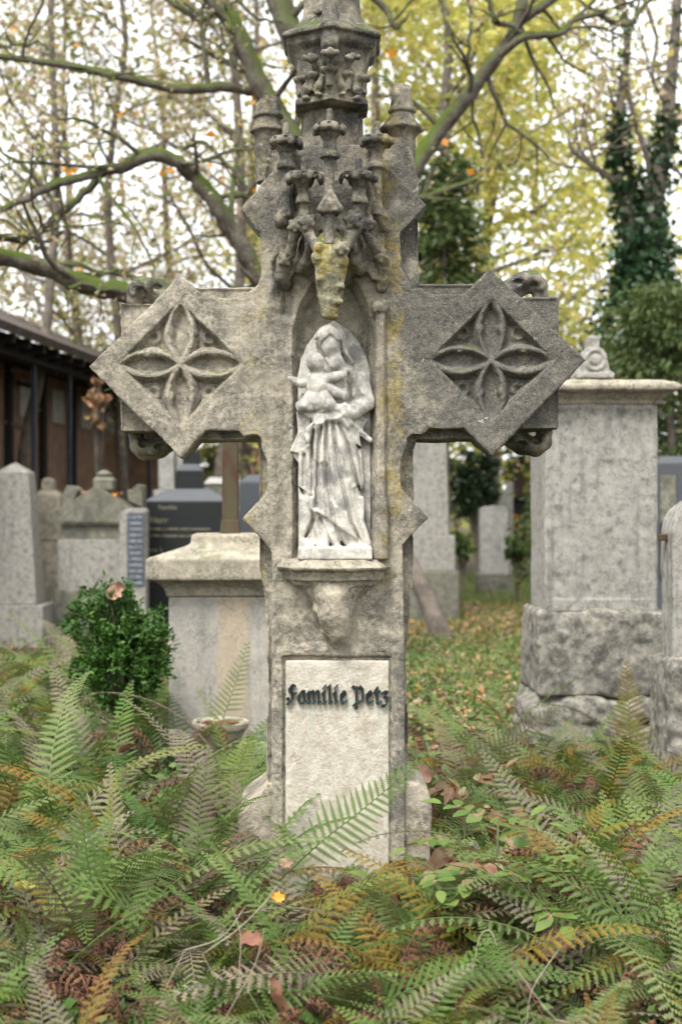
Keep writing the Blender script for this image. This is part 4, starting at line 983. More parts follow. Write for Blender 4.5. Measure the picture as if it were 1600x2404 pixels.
# the old mossy tree right behind the cross: limbs as they arch in the photograph
def mossy_tree():
    D = 10.; t = empty('mossy_tree', (gx(800, D), D - 4, 0)); tag(t, 'old many limbed tree with moss covered branches arching out behind the cross', 'tree')
    B = Vector(t.location); W = lambda px, py, dd=0.: np.array(Vector(at(px, py, D + dd)) - B)
    rp = D / F_PX; paths = []; rng = np.random.RandomState(3)
    LM = [([(800,1620),(800,1300),(795,1000),(785,700),(775,480),(745,250),(700,110),(640,-30),(600,-200)], (88,78,72,62,50,40,34,30,24), (0,0,0,0,.1,.2,.3,.4,.5)),
     ([(780,620),(735,430),(660,280),(610,190),(560,90),(505,-5),(470,-120)], (40,32,26,24,22,19,15), (0,.1,.1,.1,.1,.2,.3)),
     ([(800,760),(880,560),(960,415),(1020,322),(1090,230),(1150,150),(1205,80),(1225,-20),(1240,-150)], (42,30,24,21,19,18,16,13,10), (0,.2,.4,.5,.5,.5,.5,.5,.5)),
     ([(1190,95),(1225,50),(1290,-5),(1360,-70)], (13,13,12,9), (.5,.5,.5,.5)),
     ([(1150,150),(1230,82),(1310,80),(1350,45),(1400,38),(1465,52),(1520,0)], (9,10,9,7,7,6,5), (.5,.4,.4,.4,.4,.4,.4)),
     ([(1230,78),(1190,52),(1160,50),(1150,20),(1142,-20)], (6,7,7,6,5), (.4,.4,.4,.4,.4)),
     ([(1350,42),(1400,-5),(1430,-60)], (5,4,3), (.4,.4,.4)),
     ([(800,930),(690,780),(610,655),(560,560),(495,465),(445,405),(375,364),(300,392),(225,405),(110,440),(0,492),(-80,520)], (40,30,22,20,18,17,15,13,11,9,7,5), (0,-.2,-.3,-.4,-.5,-.5,-.6,-.6,-.7,-.8,-.9,-1)),
     ([(245,405),(185,468),(125,514),(70,560),(0,560),(-80,545)], (9,8.5,8,7.5,7,6), (-.6,-.6,-.7,-.7,-.8,-.8)),
     ([(84,556),(84,580),(110,572),(150,545)], (4,4,4,3), (-.7,-.7,-.7,-.6)),
     ([(100,440),(60,395),(0,355)], (6,4.5,3), (-.8,-.8,-.8)),
     ([(795,1040),(640,870),(430,740),(310,692),(200,668),(125,635),(0,602),(-120,560)], (44,36,26,22,20,19,18,15), (0,-.3,-.7,-.9,-1.,-1.1,-1.3,-1.4)),
     ([(625,205),(590,212),(520,202),(430,210),(270,178),(135,150),(0,132),(-90,120)], (14,13,12,12,10,8,7,5), (.1,.1,0,-.1,-.2,-.3,-.4,-.5)),
     ([(130,148),(100,100),(40,108),(0,115)], (4,3,2.5,2), (-.3,-.3,-.3,-.3)),
     ([(490,205),(480,130),(470,60),(480,-20)], (5,5,4,4), (0,0,0,0)),
     ([(380,-10),(440,25),(470,45),(500,30),(500,-10)], (6,8,7,6,5), (.2,.2,.2,.2,.2)),
     ([(430,345),(480,340),(520,375),(560,410),(580,450)], (5,5,5,4,4), (-.4,-.4,-.4,-.4,-.4)),
     ([(1100,-10),(1102,60),(1095,150),(1110,260),(1125,340),(1130,375)], (5,5,5,4,4,3), (.6,.6,.6,.6,.6,.6)),
     ([(870,-10),(905,25),(925,60),(960,30)], (10,8,6,4), (.6,.6,.6,.6)),
     ([(545,-10),(600,40),(660,50)], (5,4,3), (.2,.2,.2))]
    tips = []
    for pts, rs, dd in LM:
        p = [W(q[0] + (rng.uniform(-4, 4) if i else 0), q[1] + (rng.uniform(-4, 4) if i else 0), d_) for i, (q, d_) in enumerate(zip(pts, dd))]
        sp_ = smooth_path(p, [r * rp for r in rs], 5); w_ = rng.normal(size=sp_[0].shape) * .006; paths.append((sp_[0] + w_, sp_[1] * rng.uniform(.92, 1.08, len(sp_[1]))))
        for i in range(8, len(sp_[0]), 4):
            if sp_[1][i] < .11 and sp_[0][i][2] > 1.7:
                q = rng.normal(size=3); q[2] += .5; grow(rng, sp_[0][i], q, rng.uniform(.35, 1.0), sp_[1][i] * .32 + .004, 1, 2, paths, tips, .2, .35, (2, 4))
    V, Q = tubes(paths, 9); link('trunk', np_mesh('trunk', V, Q, M['moss_bark']), t)
    T = np.array([x[0] for x in tips]); n = 1500; C = T[rng.randint(0, len(T), n)] + rng.normal(size=(n, 3)) * .06
    V, Q = leaves(C, .045, rng, .6); link('crown', np_mesh('crown', V, Q, M['l_brown'], False), t)
    sel = [(155,400),(175,395),(160,410),(185,340),(215,370),(285,265),(320,268),(295,262),(180,55),(182,108),(600,235),(590,245),(595,225),(490,190),(500,318),(520,420),(495,393),(325,425),(290,432),(310,515),(185,635),(30,65),(25,75),(130,100),(560,290),(575,300),(60,550),(380,405),(1045,330),(910,120),(920,130),(905,90),(1100,405),(595,445),(395,402)]
    C = np.array([W(a + rng.uniform(-6, 6), b + rng.uniform(-6, 6), rng.uniform(-.8, .3)) for a, b in sel for _ in range(1 + (rng.rand() < .4))])
    V, Q = leaves(C, .062, rng, .8); o = link('orange_leaves', np_mesh('orange_leaves', V, Q, M['l_orange'], False), t); o['kind'] = 'stuff'
mossy_tree()

gl = 'trees standing far behind on the side of the shed'
LB = [('thin tree with brown olive leaves above the shed roof', 60, 17, 11, .10), ('slender pale trunked tree with sparse brown leaves', 300, 19, 12, .10), ('thin dark trunked tree with reddish brown leaves', 495, 18, 12, .11),
      ('tall bare looking tree far behind the mossy limbs', 180, 25, 13, .14), ('far brown leaved tree behind the cross top', 600, 24, 13, .15), ('straight trunked far tree between the mossy branches', 400, 28, 14, .14)]
for i, (lb, px, D, H, r0) in enumerate(LB):
    tree('autumn_tree', lb, px, D, H, r0, M['l_brown'] if i != 1 else M['l_olive'], M['bark'], 5200 if i > 2 else 4200, .10 if D < 20 else .13, 40 + i, 1.7, 2.4, gl, first=.16, jit=.30, nb=16)
YL = [('yellow green leaved tree behind the raised mossy limb', 1040, 17, 11, .12, 10000, .115), ('bright yellow autumn tree behind the cross arm', 1150, 21, 12, .15, 11000, .14), ('tall yellow tree far behind the spire', 880, 23, 13, .15, 10000, .15), ('yellow olive tree beyond the ivy trunk', 1640, 22, 12, .14, 5000, .13)]
for i, (lb, px, D, H, r0, n, ls) in enumerate(YL):
    tree('yellow_tree', lb, px, D, H, r0, M['l_yellow'], M['bark'], n, ls, 60 + i, 2.0, 2.1 if i != 3 else 1.7, 'yellow autumn trees behind the cross', first=.18, jit=.36, nb=16)
for i, (lb, px, D) in enumerate((('low brown thicket behind the shed roof', 90, 26), ('low pinkish brown thicket behind the diamond arm', 370, 27), ('low brown thicket beside the cross shaft far behind', 570, 25))):
    tree('thicket_tree', lb, px, D, 6.5, .08, M['l_brown'], M['bark'], 3600, .12, 65 + i, 1.2, 2.2, 'low thickets far behind', first=.12, jit=.4, nb=16)
tree('brown_twiggy_tree', 'low twiggy tree with pale brown leaves beside the ivy trunk', 1370, 20, 5.2, .07, M['l_brown'], M['bark'], 3000, .085, 71, 1.5, 1.3, first=.3, jit=.25, nb=14)

def conifer(name, label, px, D, H, rad, mat, n, size, seed, base=.3, top=.15, cat='tree', trunk=.08, group=None, asp=.35):
    rng = np.random.RandomState(seed); t = empty(name, (gx(px, D), D - 4, 0)); tag(t, label, cat, group)
    V, Q = tubes([(np.array([[0, 0, -.1], [.02, 0, H * .5], [0, .02, H]]), (trunk, trunk * .6, trunk * .1))], 7); link('trunk', np_mesh('trunk', V, Q, M['bark']), t)
    nb = n // 55; C = []; Dr = []
    for i in range(nb):
        f = rng.rand() ** .8; z = base + (H - base) * f; rr = rad * ((1 - f) * (1 - top) + top) * rng.uniform(.65, 1.12); a = rng.rand() * 6.283
        s = np.linspace(.3, 1, 55); p = np.stack([np.cos(a) * rr * s, np.sin(a) * rr * s, z - .22 * rr * s ** 2], 1) + rng.normal(size=(55, 3)) * np.array([.1, .1, .06]) * (rad ** .5)
        C.append(p); Dr.append(np.tile([math.cos(a), math.sin(a), -.45], (55, 1)))
    V, Q = leaves(np.concatenate(C), size, rng, asp, dirs=np.concatenate(Dr)); link('crown', np_mesh('crown', V, Q, mat, False), t)
conifer('dark_conifer', 'dark drooping conifer behind the upper cross between yellow leaves', 1040, 15, 5.4, .8, M['l_ever'], 7000, .11, 81, base=2.5, top=.45)
conifer('broad_evergreen', 'broad dark evergreen at the foot of the ivy trunk', 1570, 12.5, 3.5, 1.3, M['l_ever'], 12000, .09, 82, top=.4)
conifer('evergreen_bush', 'low dark evergreen between rough pillar and yellow tree', 1400, 15, 3.2, 1.15, M['l_ever'], 8000, .10, 83, top=.5)
conifer('far_evergreen', 'distant blue green evergreen low behind the cross arm', 1255, 24, 3.6, 1.3, M['l_ever'], 4000, .15, 84, top=.4)

def ivy_tree():
    D = 14.; t = empty('ivy_tree', (gx(1500, D), D - 4, 0)); tag(t, 'forked tree trunk wrapped in dark green ivy above the rough pillar', 'tree')
    B = Vector(t.location); W = lambda px, py, dd=0.: np.array(Vector(at(px, py, D + dd)) - B); rp = D / F_PX; rng = np.random.RandomState(9); paths = []; tips = []
    LM = [([(1500,1500),(1500,1100),(1505,800),(1510,640),(1530,480),(1560,330),(1572,200),(1585,60),(1590,-80)], (40,38,36,34,26,18,15,12,9)), ([(1505,660),(1478,520),(1462,430),(1452,330),(1455,230),(1470,120),(1460,-20)], (30,24,19,13,10,8,6)),
          ([(1530,480),(1520,380),(1495,300),(1475,220),(1470,120),(1500,0)], (8,7,6,6,5,4)), ([(1460,440),(1420,410),(1370,375),(1340,350),(1330,300)], (8,7,6,5,3)), ([(1560,330),(1590,290),(1630,230)], (9,8,6)), ([(1565,250),(1530,180),(1540,90),(1510,-10)], (6,5,4,3)), ([(1400,400),(1380,330),(1365,280)], (4,3,2)), ([(1375,380),(1355,330),(1345,250)], (4,3,2))]
    ivy = []
    for q, (pts, rs) in enumerate(LM):
        sp_ = smooth_path([W(*p_) for p_ in pts], [r * rp for r in rs], 5); paths.append(sp_)
        for i in range(4, len(sp_[0]), 3):
            if sp_[1][i] < .06: v = rng.normal(size=3); v[2] += .6; grow(rng, sp_[0][i], v, rng.uniform(.5, 1.3), .012, 1, 2, paths, tips, .3, .3, (2, 4))
        if q < 2:
            for p_, r in zip(*sp_):
                zz = p_[2]; m = int(300 if zz < 4.2 else 80 if zz < 5.6 else 8); ext = .40 if zz < 3.6 else .18 if zz < 4.3 else .03
                v = rng.normal(size=(m, 3)); v /= np.linalg.norm(v, axis=1)[:, None]; ivy.append(p_ + v * (r + ext * rng.rand(m) ** .7)[:, None] + rng.normal(size=(m, 3)) * .05)
    V, Q = tubes(paths, 8); link('trunk', np_mesh('trunk', V, Q, M['bark']), t)
    V, Q = leaves(np.concatenate(ivy), .085, rng, .85); link('ivy', np_mesh('ivy', V, Q, M['l_ivy'], False), t)
    T = np.array([x[0] for x in tips]); n = 1100; V, Q = leaves(T[rng.randint(0, len(T), n)] + rng.normal(size=(n, 3)) * .18, .085, rng); link('crown', np_mesh('crown', V, Q, M['l_brown'], False), t)
ivy_tree()

def bush(name, label, px, D, zc, rx, rz, mat, n, size, seed, cat='bush', asp=.6, clump=26, lobes=9):
    """uneven bush: several leafy lobes of different size round the middle, shoots standing out of them"""
    rng = np.random.RandomState(seed); t = empty(name, (gx(px, D), D - 4, 0)); tag(t, label, cat)
    q = rng.normal(size=(lobes, 3)); q /= np.linalg.norm(q, axis=1)[:, None]; q *= rng.uniform(.25, .62, lobes)[:, None]; q[0] = 0; lr = rng.uniform(.34, .58, lobes); lr[0] = .66
    m = n // clump; w_ = rng.randint(0, lobes, m); v = rng.normal(size=(m, 3)); v /= np.linalg.norm(v, axis=1)[:, None]
    cl = (q[w_] + v * (lr[w_] * rng.uniform(.7, 1.06, m))[:, None]) * np.array([rx, rx, rz]) + np.array([0, 0, zc]); cl[:, 2] = np.maximum(cl[:, 2], .05)
    i = rng.randint(0, m, n); s_ = rng.rand(n) ** .7; C = cl[i] + v[i] * (s_ * .16 * rx)[:, None] + rng.normal(size=(n, 3)) * (.075 * rx); dirs = v[i] + np.array([0, 0, .25])
    V, Q = leaves(C, size, rng, asp, dirs=dirs); link('foliage', np_mesh('foliage', V, Q, mat, False), t)
    ps = [(np.array([[0, 0, -.05], [0, 0, zc]]), (.03, .02))] + [(np.array([[0, 0, zc * .3], c_ * .55 + np.array([0, 0, zc * .4]), c_]), (.012, .008, .003)) for c_ in cl[:70]]
    V, Q = tubes(ps, 5); link('stem', np_mesh('stem', V, Q, M['bark']), t)
    return t
bush('yew_ball', 'rounded bright green evergreen bush with a brown leaf lying on top', 288, 6.1, gz(1535, 6.1), .265, .35, M['l_yew'], 15000, .030, 91, asp=.42, clump=45, lobes=12)
bush('dark_leafy_bush', 'dark glossy broadleaf bush behind the small pale stele', 1120, 20.5, gz(1140, 20.5), .48, .68, M['l_dark'], 4600, .085, 92)
bush('yellow_leaved_bush', 'yellow leaved bush beside the dark column monument', 1225, 27, gz(1110, 27), .5, .6, M['l_yellow'], 1600, .11, 93)
bush('light_green_bush', 'small light green weed bush at the foot of the rough pillar stones', 1215, 17, gz(1290, 17), .22, .3, M['l_weed'], 1200, .06, 94)
bush('shed_end_bush', 'green bush between shed end and black granite stone', 505, 19, gz(1090, 19), .42, .45, M['l_olive'], 1500, .09, 95)
bush('low_hedge_bush', 'dark low bush beyond the tall plain pillar', 1000, 29, gz(1150, 29), 1.3, .8, M['l_ever'], 2200, .1, 96)
bush('orange_flower_plant', 'small plant with orange flowers before the dark column', 1218, 22.8, gz(1225, 22.8), .2, .18, M['l_orange'], 130, .06, 97, 'plant')
bush('creeper_clump', 'hanging clump of withered reddish creeper on the shed eaves', 232, 15.5, gz(955, 15.5), .18, .42, M['l_litter'], 900, .07, 98, 'creeper')
bush('pale_grass_clump', 'pale green undergrowth beside the small stele', 1085, 18.5, gz(1280, 18.5), .22, .3, M['l_weed'], 1000, .06, 99, 'plant')

def far_woods():
    rng = np.random.RandomState(77); n = 15000; x = rng.uniform(-34, 34, n); y = rng.uniform(34, 46, n); z = rng.rand(n) ** 1.5 * (3.2 + 2.2 * np.sin(x * .5) * np.sin(x * .21 + 1))
    V, Q = leaves(np.stack([x, y, np.abs(z)], 1), .42, rng, .7); tag(link('far_woods', np_mesh('far_woods', V, Q, M['l_olive'], False)), 'hazy green wood closing the view beyond the graves', 'wood', kind='stuff')
far_woods()
# ---------------------------------------------------------------- ferns
DRY = (.17, .12, .115)
M['fern_green'] = leaf_mat('fern_green', ramp3((.08,.15,.025),(.13,.185,.05),(.05,.105,.02),(.18,.215,.08),(.10,.17,.032),(.16,.185,.03)), 'object', .25, .6, (55, .60, DRY), .2)
M['fern_pale'] = leaf_mat('fern_pale_drying', ramp3((.19,.185,.10),(.14,.155,.065),(.235,.21,.13),(.165,.155,.045)), 'object', .25, .65, (70, .50, (.17,.12,.125)), .15)
M['fern_olive'] = leaf_mat('fern_olive_brown', ramp3((.19,.15,.025),(.27,.17,.03),(.15,.13,.03),(.25,.14,.04)), 'object', .35, .65, (60, .55, (.10,.05,.03)), .15)
M['fern_brown'] = leaf_mat('fern_rust_brown', ramp3((.17,.08,.05),(.24,.12,.075),(.14,.07,.05)), 'object', .2, .8, (50, .52, (.04,.025,.025)), .1)
M['fern_green_far'] = M['fern_green']

def frond(name, mat, seed, L=.62, wid=.13, a0=72, a1=-8, npin=24, curl=0., droop=.22, pw=.0056, cut=.14):
    """one divided frond rising from the origin along +x: stalk, side leaflets, and toothed lobes on each of those"""
    rng = np.random.RandomState(seed); n = 40; V = []; Q = []
    ang = np.radians(np.linspace(a0, a1, n)); tw = np.cumsum(rng.normal(size=n)) * .03
    if curl: ang = ang - curl * np.linspace(0, 1, n) ** 3
    st = L / n; P_ = np.zeros((n + 1, 3)); T_ = np.zeros((n + 1, 3))
    for i in range(n):
        T_[i] = (math.cos(ang[i]) * math.cos(tw[i]), math.sin(tw[i]) * .6, math.sin(ang[i])); P_[i + 1] = P_[i] + T_[i] * st
    T_[n] = T_[n - 1]
    vt, qt = tubes([(P_[::2], np.linspace(.0030, .0007, n // 2 + 1))], 4); V.append(vt); Q.append(qt); off = len(vt)
    for j in range(npin * 2):
        s = -1 if j % 2 else 1; t = cut + (1 - cut) * ((j // 2 + .5 * (j % 2)) / npin) ** .92
        if t > .985 or rng.rand() < .02: continue
        f = t * n; i = min(int(f), n - 1); p = P_[i] + (P_[i + 1] - P_[i]) * (f - i); tg = T_[i] / np.linalg.norm(T_[i])
        side = np.array([-math.sin(tw[i]) * .3, s, 0.]); side -= tg * (side @ tg); side /= np.linalg.norm(side); nrm = np.cross(tg, side) * s
        u = (t - cut) / (1 - cut); pl = wid * min(1, .55 + u * 2.2) * (1 - u) ** .85 * rng.uniform(.86, 1.08) + .006
        d = side * .9 + tg * (.28 + .25 * u); d /= np.linalg.norm(d); m = max(3, int(pl / pw)); dr = droop * rng.uniform(.3, 1.6); cu = curl * rng.uniform(.4, 1.4)
        ax = []; q = p.copy(); dd = d.copy()
        for a in range(m + 1):
            ax.append(q.copy()); dd = dd - nrm * (dr + cu * 2.) / m * (a / m + .3); dd /= np.linalg.norm(dd); q = q + dd * pl / m
        ax = np.array(ax); fw = np.cross(nrm, dd); fw = tg - dd * (tg @ dd); fw /= np.linalg.norm(fw) + 1e-9
        wl = np.array([min(1, .6 + 1.2 * a / m) * (1 - (a / m) ** 1.7) for a in range(m)]) * (.0056 + .030 * pl) + .001
        base = off + len(np.concatenate(V)) - off if False else sum(len(v) for v in V)
        vv = [ax]; qq = []
        for e in (1, -1):
            b0 = base + m + 1 + (0 if e == 1 else 2 * m)
            oc = (fw * e)[None] * wl[:, None] + (dd * .42)[None] * wl[:, None] + (nrm * -1)[None] * (wl * (.25 + cu * .6) * rng.uniform(.2, 1.2, m))[:, None]
            A = ax[:-1] * .80 + ax[1:] * .20 + oc * .92; Bq = ax[:-1] * .50 + ax[1:] * .50 + oc
            vv.append(np.stack([A, Bq], 1).reshape(-1, 3))
            for a in range(m):
                r_ = [base + a, base + a + 1, b0 + 2 * a + 1, b0 + 2 * a]; qq.append(r_ if e == -1 else r_[::-1])
        V.append(np.concatenate(vv)); Q.append(np.array(qq))
    return np_mesh(name, np.concatenate(V), np.concatenate(Q), mat, False)

FR = {'green': [frond('frond', M['fern_green'], 100 + i, L=.64, wid=.085 + .012 * (i % 3), a0=76 - 4 * i, a1=(-5, -28, 12, -45, -15, -65, 25)[i], npin=(26, 28, 25, 27, 26, 27, 25)[i], droop=(.2, .35, .15, .4, .25, .6, .3)[i], curl=(0, 0, .3, 0, 0, .4, 0)[i]) for i in range(7)],
      'pale': [frond('frond', M['fern_pale'], 120 + i, L=.62, wid=.085, a0=70 - 8 * i, a1=(-20, 10, -45)[i], droop=(.35, .2, .5)[i]) for i in range(3)],
      'olive': [frond('frond', M['fern_olive'], 140 + i, L=.58, wid=.085, a0=66, a1=(-30, 0)[i], droop=.5, curl=.3) for i in range(2)],
      'brown': [frond('frond', M['fern_brown'], 160 + i, L=.5, wid=.07, a0=82, a1=(20, 45, -30)[i], droop=.8, curl=(2.6, 3.6, 1.6)[i], npin=20) for i in range(3)]}
frng = random.Random(21)
def fern(x, y, s, mixw, label, group, nf=None, name='fern'):
    t = empty(name, (x, y, 0)); tag(t, label, 'fern', group); n = nf or frng.randint(10, 14); a0 = frng.random() * 6.28
    for i in range(n):
        kd = frng.choices(('green', 'pale', 'olive', 'brown'), mixw)[0]; me = frng.choice(FR[kd])
        o = bpy.data.objects.new('frond', me); COL.objects.link(o); o.parent = t; q = s * frng.uniform(.55, 1.12)
        o.scale = (q * frng.uniform(.95, 1.1), q * frng.uniform(.85, 1.15), q); o.rotation_euler = (R(frng.uniform(-26, 26)), R(frng.uniform(-18, 20)), a0 + i * 6.283 / n + frng.uniform(-.35, .35))
        o.location = (frng.uniform(-.03, .03), frng.uniform(-.03, .03), -.01)
    return t
def scatter(n, D0, D1, xf, ok, mind, seed):
    r = random.Random(seed); out = []
    for _ in range(n * 60):
        D = math.sqrt(r.uniform(D0 * D0, D1 * D1)); lim = xf(D); x = r.uniform(lim[0], lim[1])
        if not ok(x, D): continue
        if all((x - a) ** 2 + (D - b) ** 2 > mind ** 2 for a, b in out): out.append((x, D))
        if len(out) >= n: break
    return out
half = lambda D: .2663 * D
in_front = lambda x, D: not (abs(x + .01) < .40 and 3.78 < D < 4.45) and not (.26 < x < .50 and 3.35 < D < 3.75)
for x, D in scatter(150, 2.1, 3.98, lambda D: (-half(D) - .35, half(D) + .35), in_front, .125, 1):
    s = .78 if D < 3.2 else 1.15
    if abs(x) < .30 and D > 3.0: s = 1.0
    if .22 < x < .42 and D > 3.3: s = .9
    z_ = 'left of the inscribed tablet' if x < -.3 else 'straight before the inscribed tablet' if x < .24 else 'right of the inscribed tablet'
    r_ = 'along the bottom picture edge' if D < 2.9 else 'near the cross foot' if D > 3.45 else 'in the middle of the undergrowth'
    fern(x, D - 4, s * frng.uniform(.85, 1.12), (5.4, 2.4, 1.8, 2.8), 'green and browning fern ' + z_ + ', ' + r_, 'foreground ferns ' + z_ + ', ' + r_)
for x, D in scatter(75, 4.15, 8.6, lambda D: (-half(D) - .5, -.38), lambda x, D: not (abs(x - gx(525, 6.5)) < .48 and 6.2 < D < 7.4) and not (abs(x - gx(290, 6.1)) < .2 and abs(D - 6.1) < .25) and not (abs(x - gx(512, 5.9)) < .22 and 5.4 < D < 6.2), .27, 2):
    z_ = 'before the sandstone pedestal' if x > -.95 else 'around the rounded green bush' if x > -1.3 else 'below the obelisk'
    z_ += ', close behind the cross' if D < 5.2 else ', in the rear of the bed'
    fern(x, D - 4, frng.uniform(1.15, 1.5) * (.95 if D > 5.6 and x > -1.05 else 1.), (7, 4, .7, .3), 'soft green fern growing ' + z_, 'ferns growing ' + z_, frng.randint(8, 11))
for x, D in scatter(75, 4.1, 7.4, lambda D: (.42, half(D) + .4), lambda x, D: not (abs(x - gx(1411, 6.7)) < .50 and D > 6.3) and not (x > gx(1540, 5.9) - .0 and D > 5.7) and D < 6.3 + 1.0 * max(0, x - .5), .25, 3):
    z_ = 'behind the seedlings beside the cross shaft' if x < .8 else 'before the rough pillar footing' if D > 5.1 else 'at the right picture edge below the rough pillar'
    fern(x, D - 4, frng.uniform(.9, 1.15), (5, 3, 2.2, 1.), 'green and olive fern ' + z_, 'ferns ' + z_, frng.randint(8, 11))
for x, D in scatter(11, 6.6, 11, lambda D: (.05 * D, .15 * D), lambda x, D: True, .4, 4):
    fern(x, D - 4, frng.uniform(.5, .75), (4, 3, 2, 1.5), 'small fern growing on the leafy strip between the cross and the pale stele', 'small ferns on the leafy strip', frng.randint(6, 8))
# single fronds that stand out
def lone(name, label, px, py, D, kind, idx, s, rz, tilt=0., roll=0., n=1, **kw):
    p = at(px, py, D); t = empty(name, (p[0], p[1], 0)); tag(t, label, 'fern')
    o = bpy.data.objects.new('frond', FR[kind][idx] if kind else kw['mesh']); COL.objects.link(o); o.parent = t; o.location = (0, 0, kw.get('z', 0)); o.scale = (s, s, s); o.rotation_euler = (R(roll), R(tilt), R(rz))
    return t
tall = frond('frond', M['fern_green'], 300, L=.80, wid=.115, a0=64, a1=38, npin=26, droop=.1)
def standing(label, px, D, z, lean, L, wid, mat, seed, cut=.3, npin=22, yaw=0.):
    """a frond whose flat blade faces the viewer; lean = degrees above the horizontal"""
    me = frond('frond', mat, seed, L=L, wid=wid, a0=9, a1=-12, npin=npin, droop=.12, cut=cut)
    t = empty('fern_frond', (gx(px, D), D - 4, 0)); tag(t, label, 'fern')
    o = link('frond', me, t); o.location = (0, 0, z); o.rotation_euler = (R(78), R(-lean), R(yaw)); return o
standing('single crisp green frond leaning across the lower tablet', 580, 3.62, .19, 46, .66, .11, M['fern_green'], 311, .34, 20, 6)
standing('upright pale green frond tip left of the cross foot', 452, 3.75, .14, 86, .50, .075, M['fern_pale'], 312, .35, 20)
standing('upright green frond with grey tips at the undergrowth near the left picture edge', 262, 3.4, .16, 104, .44, .085, M['fern_green'], 313, .3, 18)
standing('tall yellow brown frond before the rough pillar', 1475, 5.6, .1, 88, .56, .13, M['fern_olive'], 314, .25, 20)
standing('pale frond arching towards the rough pillar foot', 1010, 5.0, .22, 34, .62, .10, M['fern_pale'], 315, .25, 24)
standing('dark green frond standing against the sandstone pedestal', 480, 5.75, .1, 72, .66, .11, M['fern_green'], 316, .3, 20)
standing('pale frond rising beside the left of the plinth', 600, 3.9, .1, 100, .42, .07, M['fern_pale'], 317, .3, 18)
lone('fern_frond', 'green frond bending over the planter bowl', 560, 1800, 5.5, None, 0, .8, 140, -5, 10, mesh=tall)
cb1 = frond('frond', M['fern_brown'], 303, L=.52, wid=.075, a0=96, a1=70, npin=18, droop=1., curl=3.6)
lone('withered_fern_frond', 'rust brown withered frond curled over at its tip left of the cross', 268, 2220, 3.4, None, 0, .92, 150, 0, 0, mesh=cb1)
lone('withered_fern_frond', 'rust brown curled frond before the tablet', 880, 2150, 3.45, None, 0, .60, 30, 0, 0, mesh=cb1)
lone('withered_fern_frond', 'small dark brown curled frond at the cross foot', 500, 2190, 3.45, None, 0, .72, 20, 10, 0, mesh=cb1)

wr = random.Random(4)
for px, py, D in ((300,2010,3.4),(250,2090,3.3),(520,1990,3.45),(560,2060,3.3),(700,2030,3.45),(760,2010,3.5),(900,2080,3.4),(960,2120,3.25),(1010,2200,3.1),(620,2180,3.0),(150,2150,3.1),(420,2200,3.0),(1130,2210,3.0),(800,2210,3.0),(350,2300,2.8),(940,2320,2.75),(1290,2010,3.6),(1400,1960,3.9),(60,2010,3.5),(1480,2260,3.0)):
    p = at(px, py, D); t = empty('withered_fern', (p[0], p[1], 0)); zn = 'left' if px < 640 else 'right' if px > 950 else 'in front'
    tag(t, 'small rust brown withered fern curled up in the ferns ' + zn + ' of the tablet', 'fern', 'withered ferns ' + zn + ' of the tablet')
    for q in range(2):
        o = bpy.data.objects.new('frond', wr.choice((cb1, FR['brown'][0], FR['brown'][1]))); COL.objects.link(o); o.parent = t; s = (p[2] + .05) / .44 * wr.uniform(.85, 1.0) * (1 if q == 0 else .8); s = max(.55, min(1.15, s))
        o.scale = (s, s, s); o.rotation_euler = (R(wr.uniform(-12, 12)), R(wr.uniform(-12, 12)), wr.random() * 6.28)

# ---------------------------------------------------------------- ash seedlings at the right of the shaft
M['ash'] = leaf_mat('seedling_leaves', ramp3((.10,.18,.035),(.14,.22,.045),(.18,.21,.06),(.09,.16,.035)), 'island', .35, .5, (18, .60, (.30,.15,.11)), .3)
M['ash_dry'] = leaf_mat('withering_leaves', ramp3((.20,.19,.08),(.24,.15,.10),(.17,.17,.06),(.30,.25,.16)), 'island', .3, .6, (20, .52, (.20,.08,.05)), .2)
M['stem'] = flat_mat('green_brown_stem', (.12, .13, .06), .3, 20, .7, .2)
def compound_leaf(mat, seed, L=.26, pairs=4, w=.028, ll=.085, dry=0.):
    rng = np.random.RandomState(seed); n = 10; pts = np.array([[L * i / n, 0, .10 * L * math.sin(2.6 * i / n)] for i in range(n + 1)]); V, Q = tubes([(pts, np.linspace(.0018, .0007, n + 1))], 4); Vs = [V]; Qs = [Q]; off = len(V)
    def lf(p, d, up, ln):
        nonlocal off
        d = d / np.linalg.norm(d); sd = np.cross(up, d); m = 6; rows = []; cu = rng.uniform(-.4, .8) * (.3 + dry * 2)
        for i in range(m + 1):
            t = i / m; wd = w * (math.sin(math.pi * min(1, t * .93 + .04)) ** .8) * (1 - .25 * t) * (1.0 if i % 2 else .9); c_ = p + d * ln * t - up * cu * ln * t * t * .5
            fold = up * wd * (.25 + dry * .6); rows += [c_ + sd * wd + fold, c_, c_ - sd * wd + fold]
        Vs.append(np.array(rows)); q = []
        for i in range(m):
            a = off + 3 * i; q += [[a, a + 1, a + 4, a + 3], [a + 1, a + 2, a + 5, a + 4]]
        Qs.append(np.array(q)); off += len(rows)
    up = np.array([0, 0, 1.])
    for i in range(pairs):
        t = .3 + .6 * i / pairs; p = pts[int(t * n)]
        for s in (-1, 1): lf(p, np.array([.45, s, rng.uniform(-.3, .2)]), up + rng.normal(size=3) * .25, ll * rng.uniform(.8, 1.1))
    lf(pts[-1], np.array([1., rng.uniform(-.2, .2), -.1]), up, ll)
    return np_mesh('leaf', np.concatenate(Vs), np.concatenate(Qs), mat, True)
CL = [compound_leaf(M['ash'], 400 + i, pairs=3 + i % 2) for i in range(3)]; CD = [compound_leaf(M['ash_dry'], 410 + i, dry=.8, pairs=4) for i in range(2)]
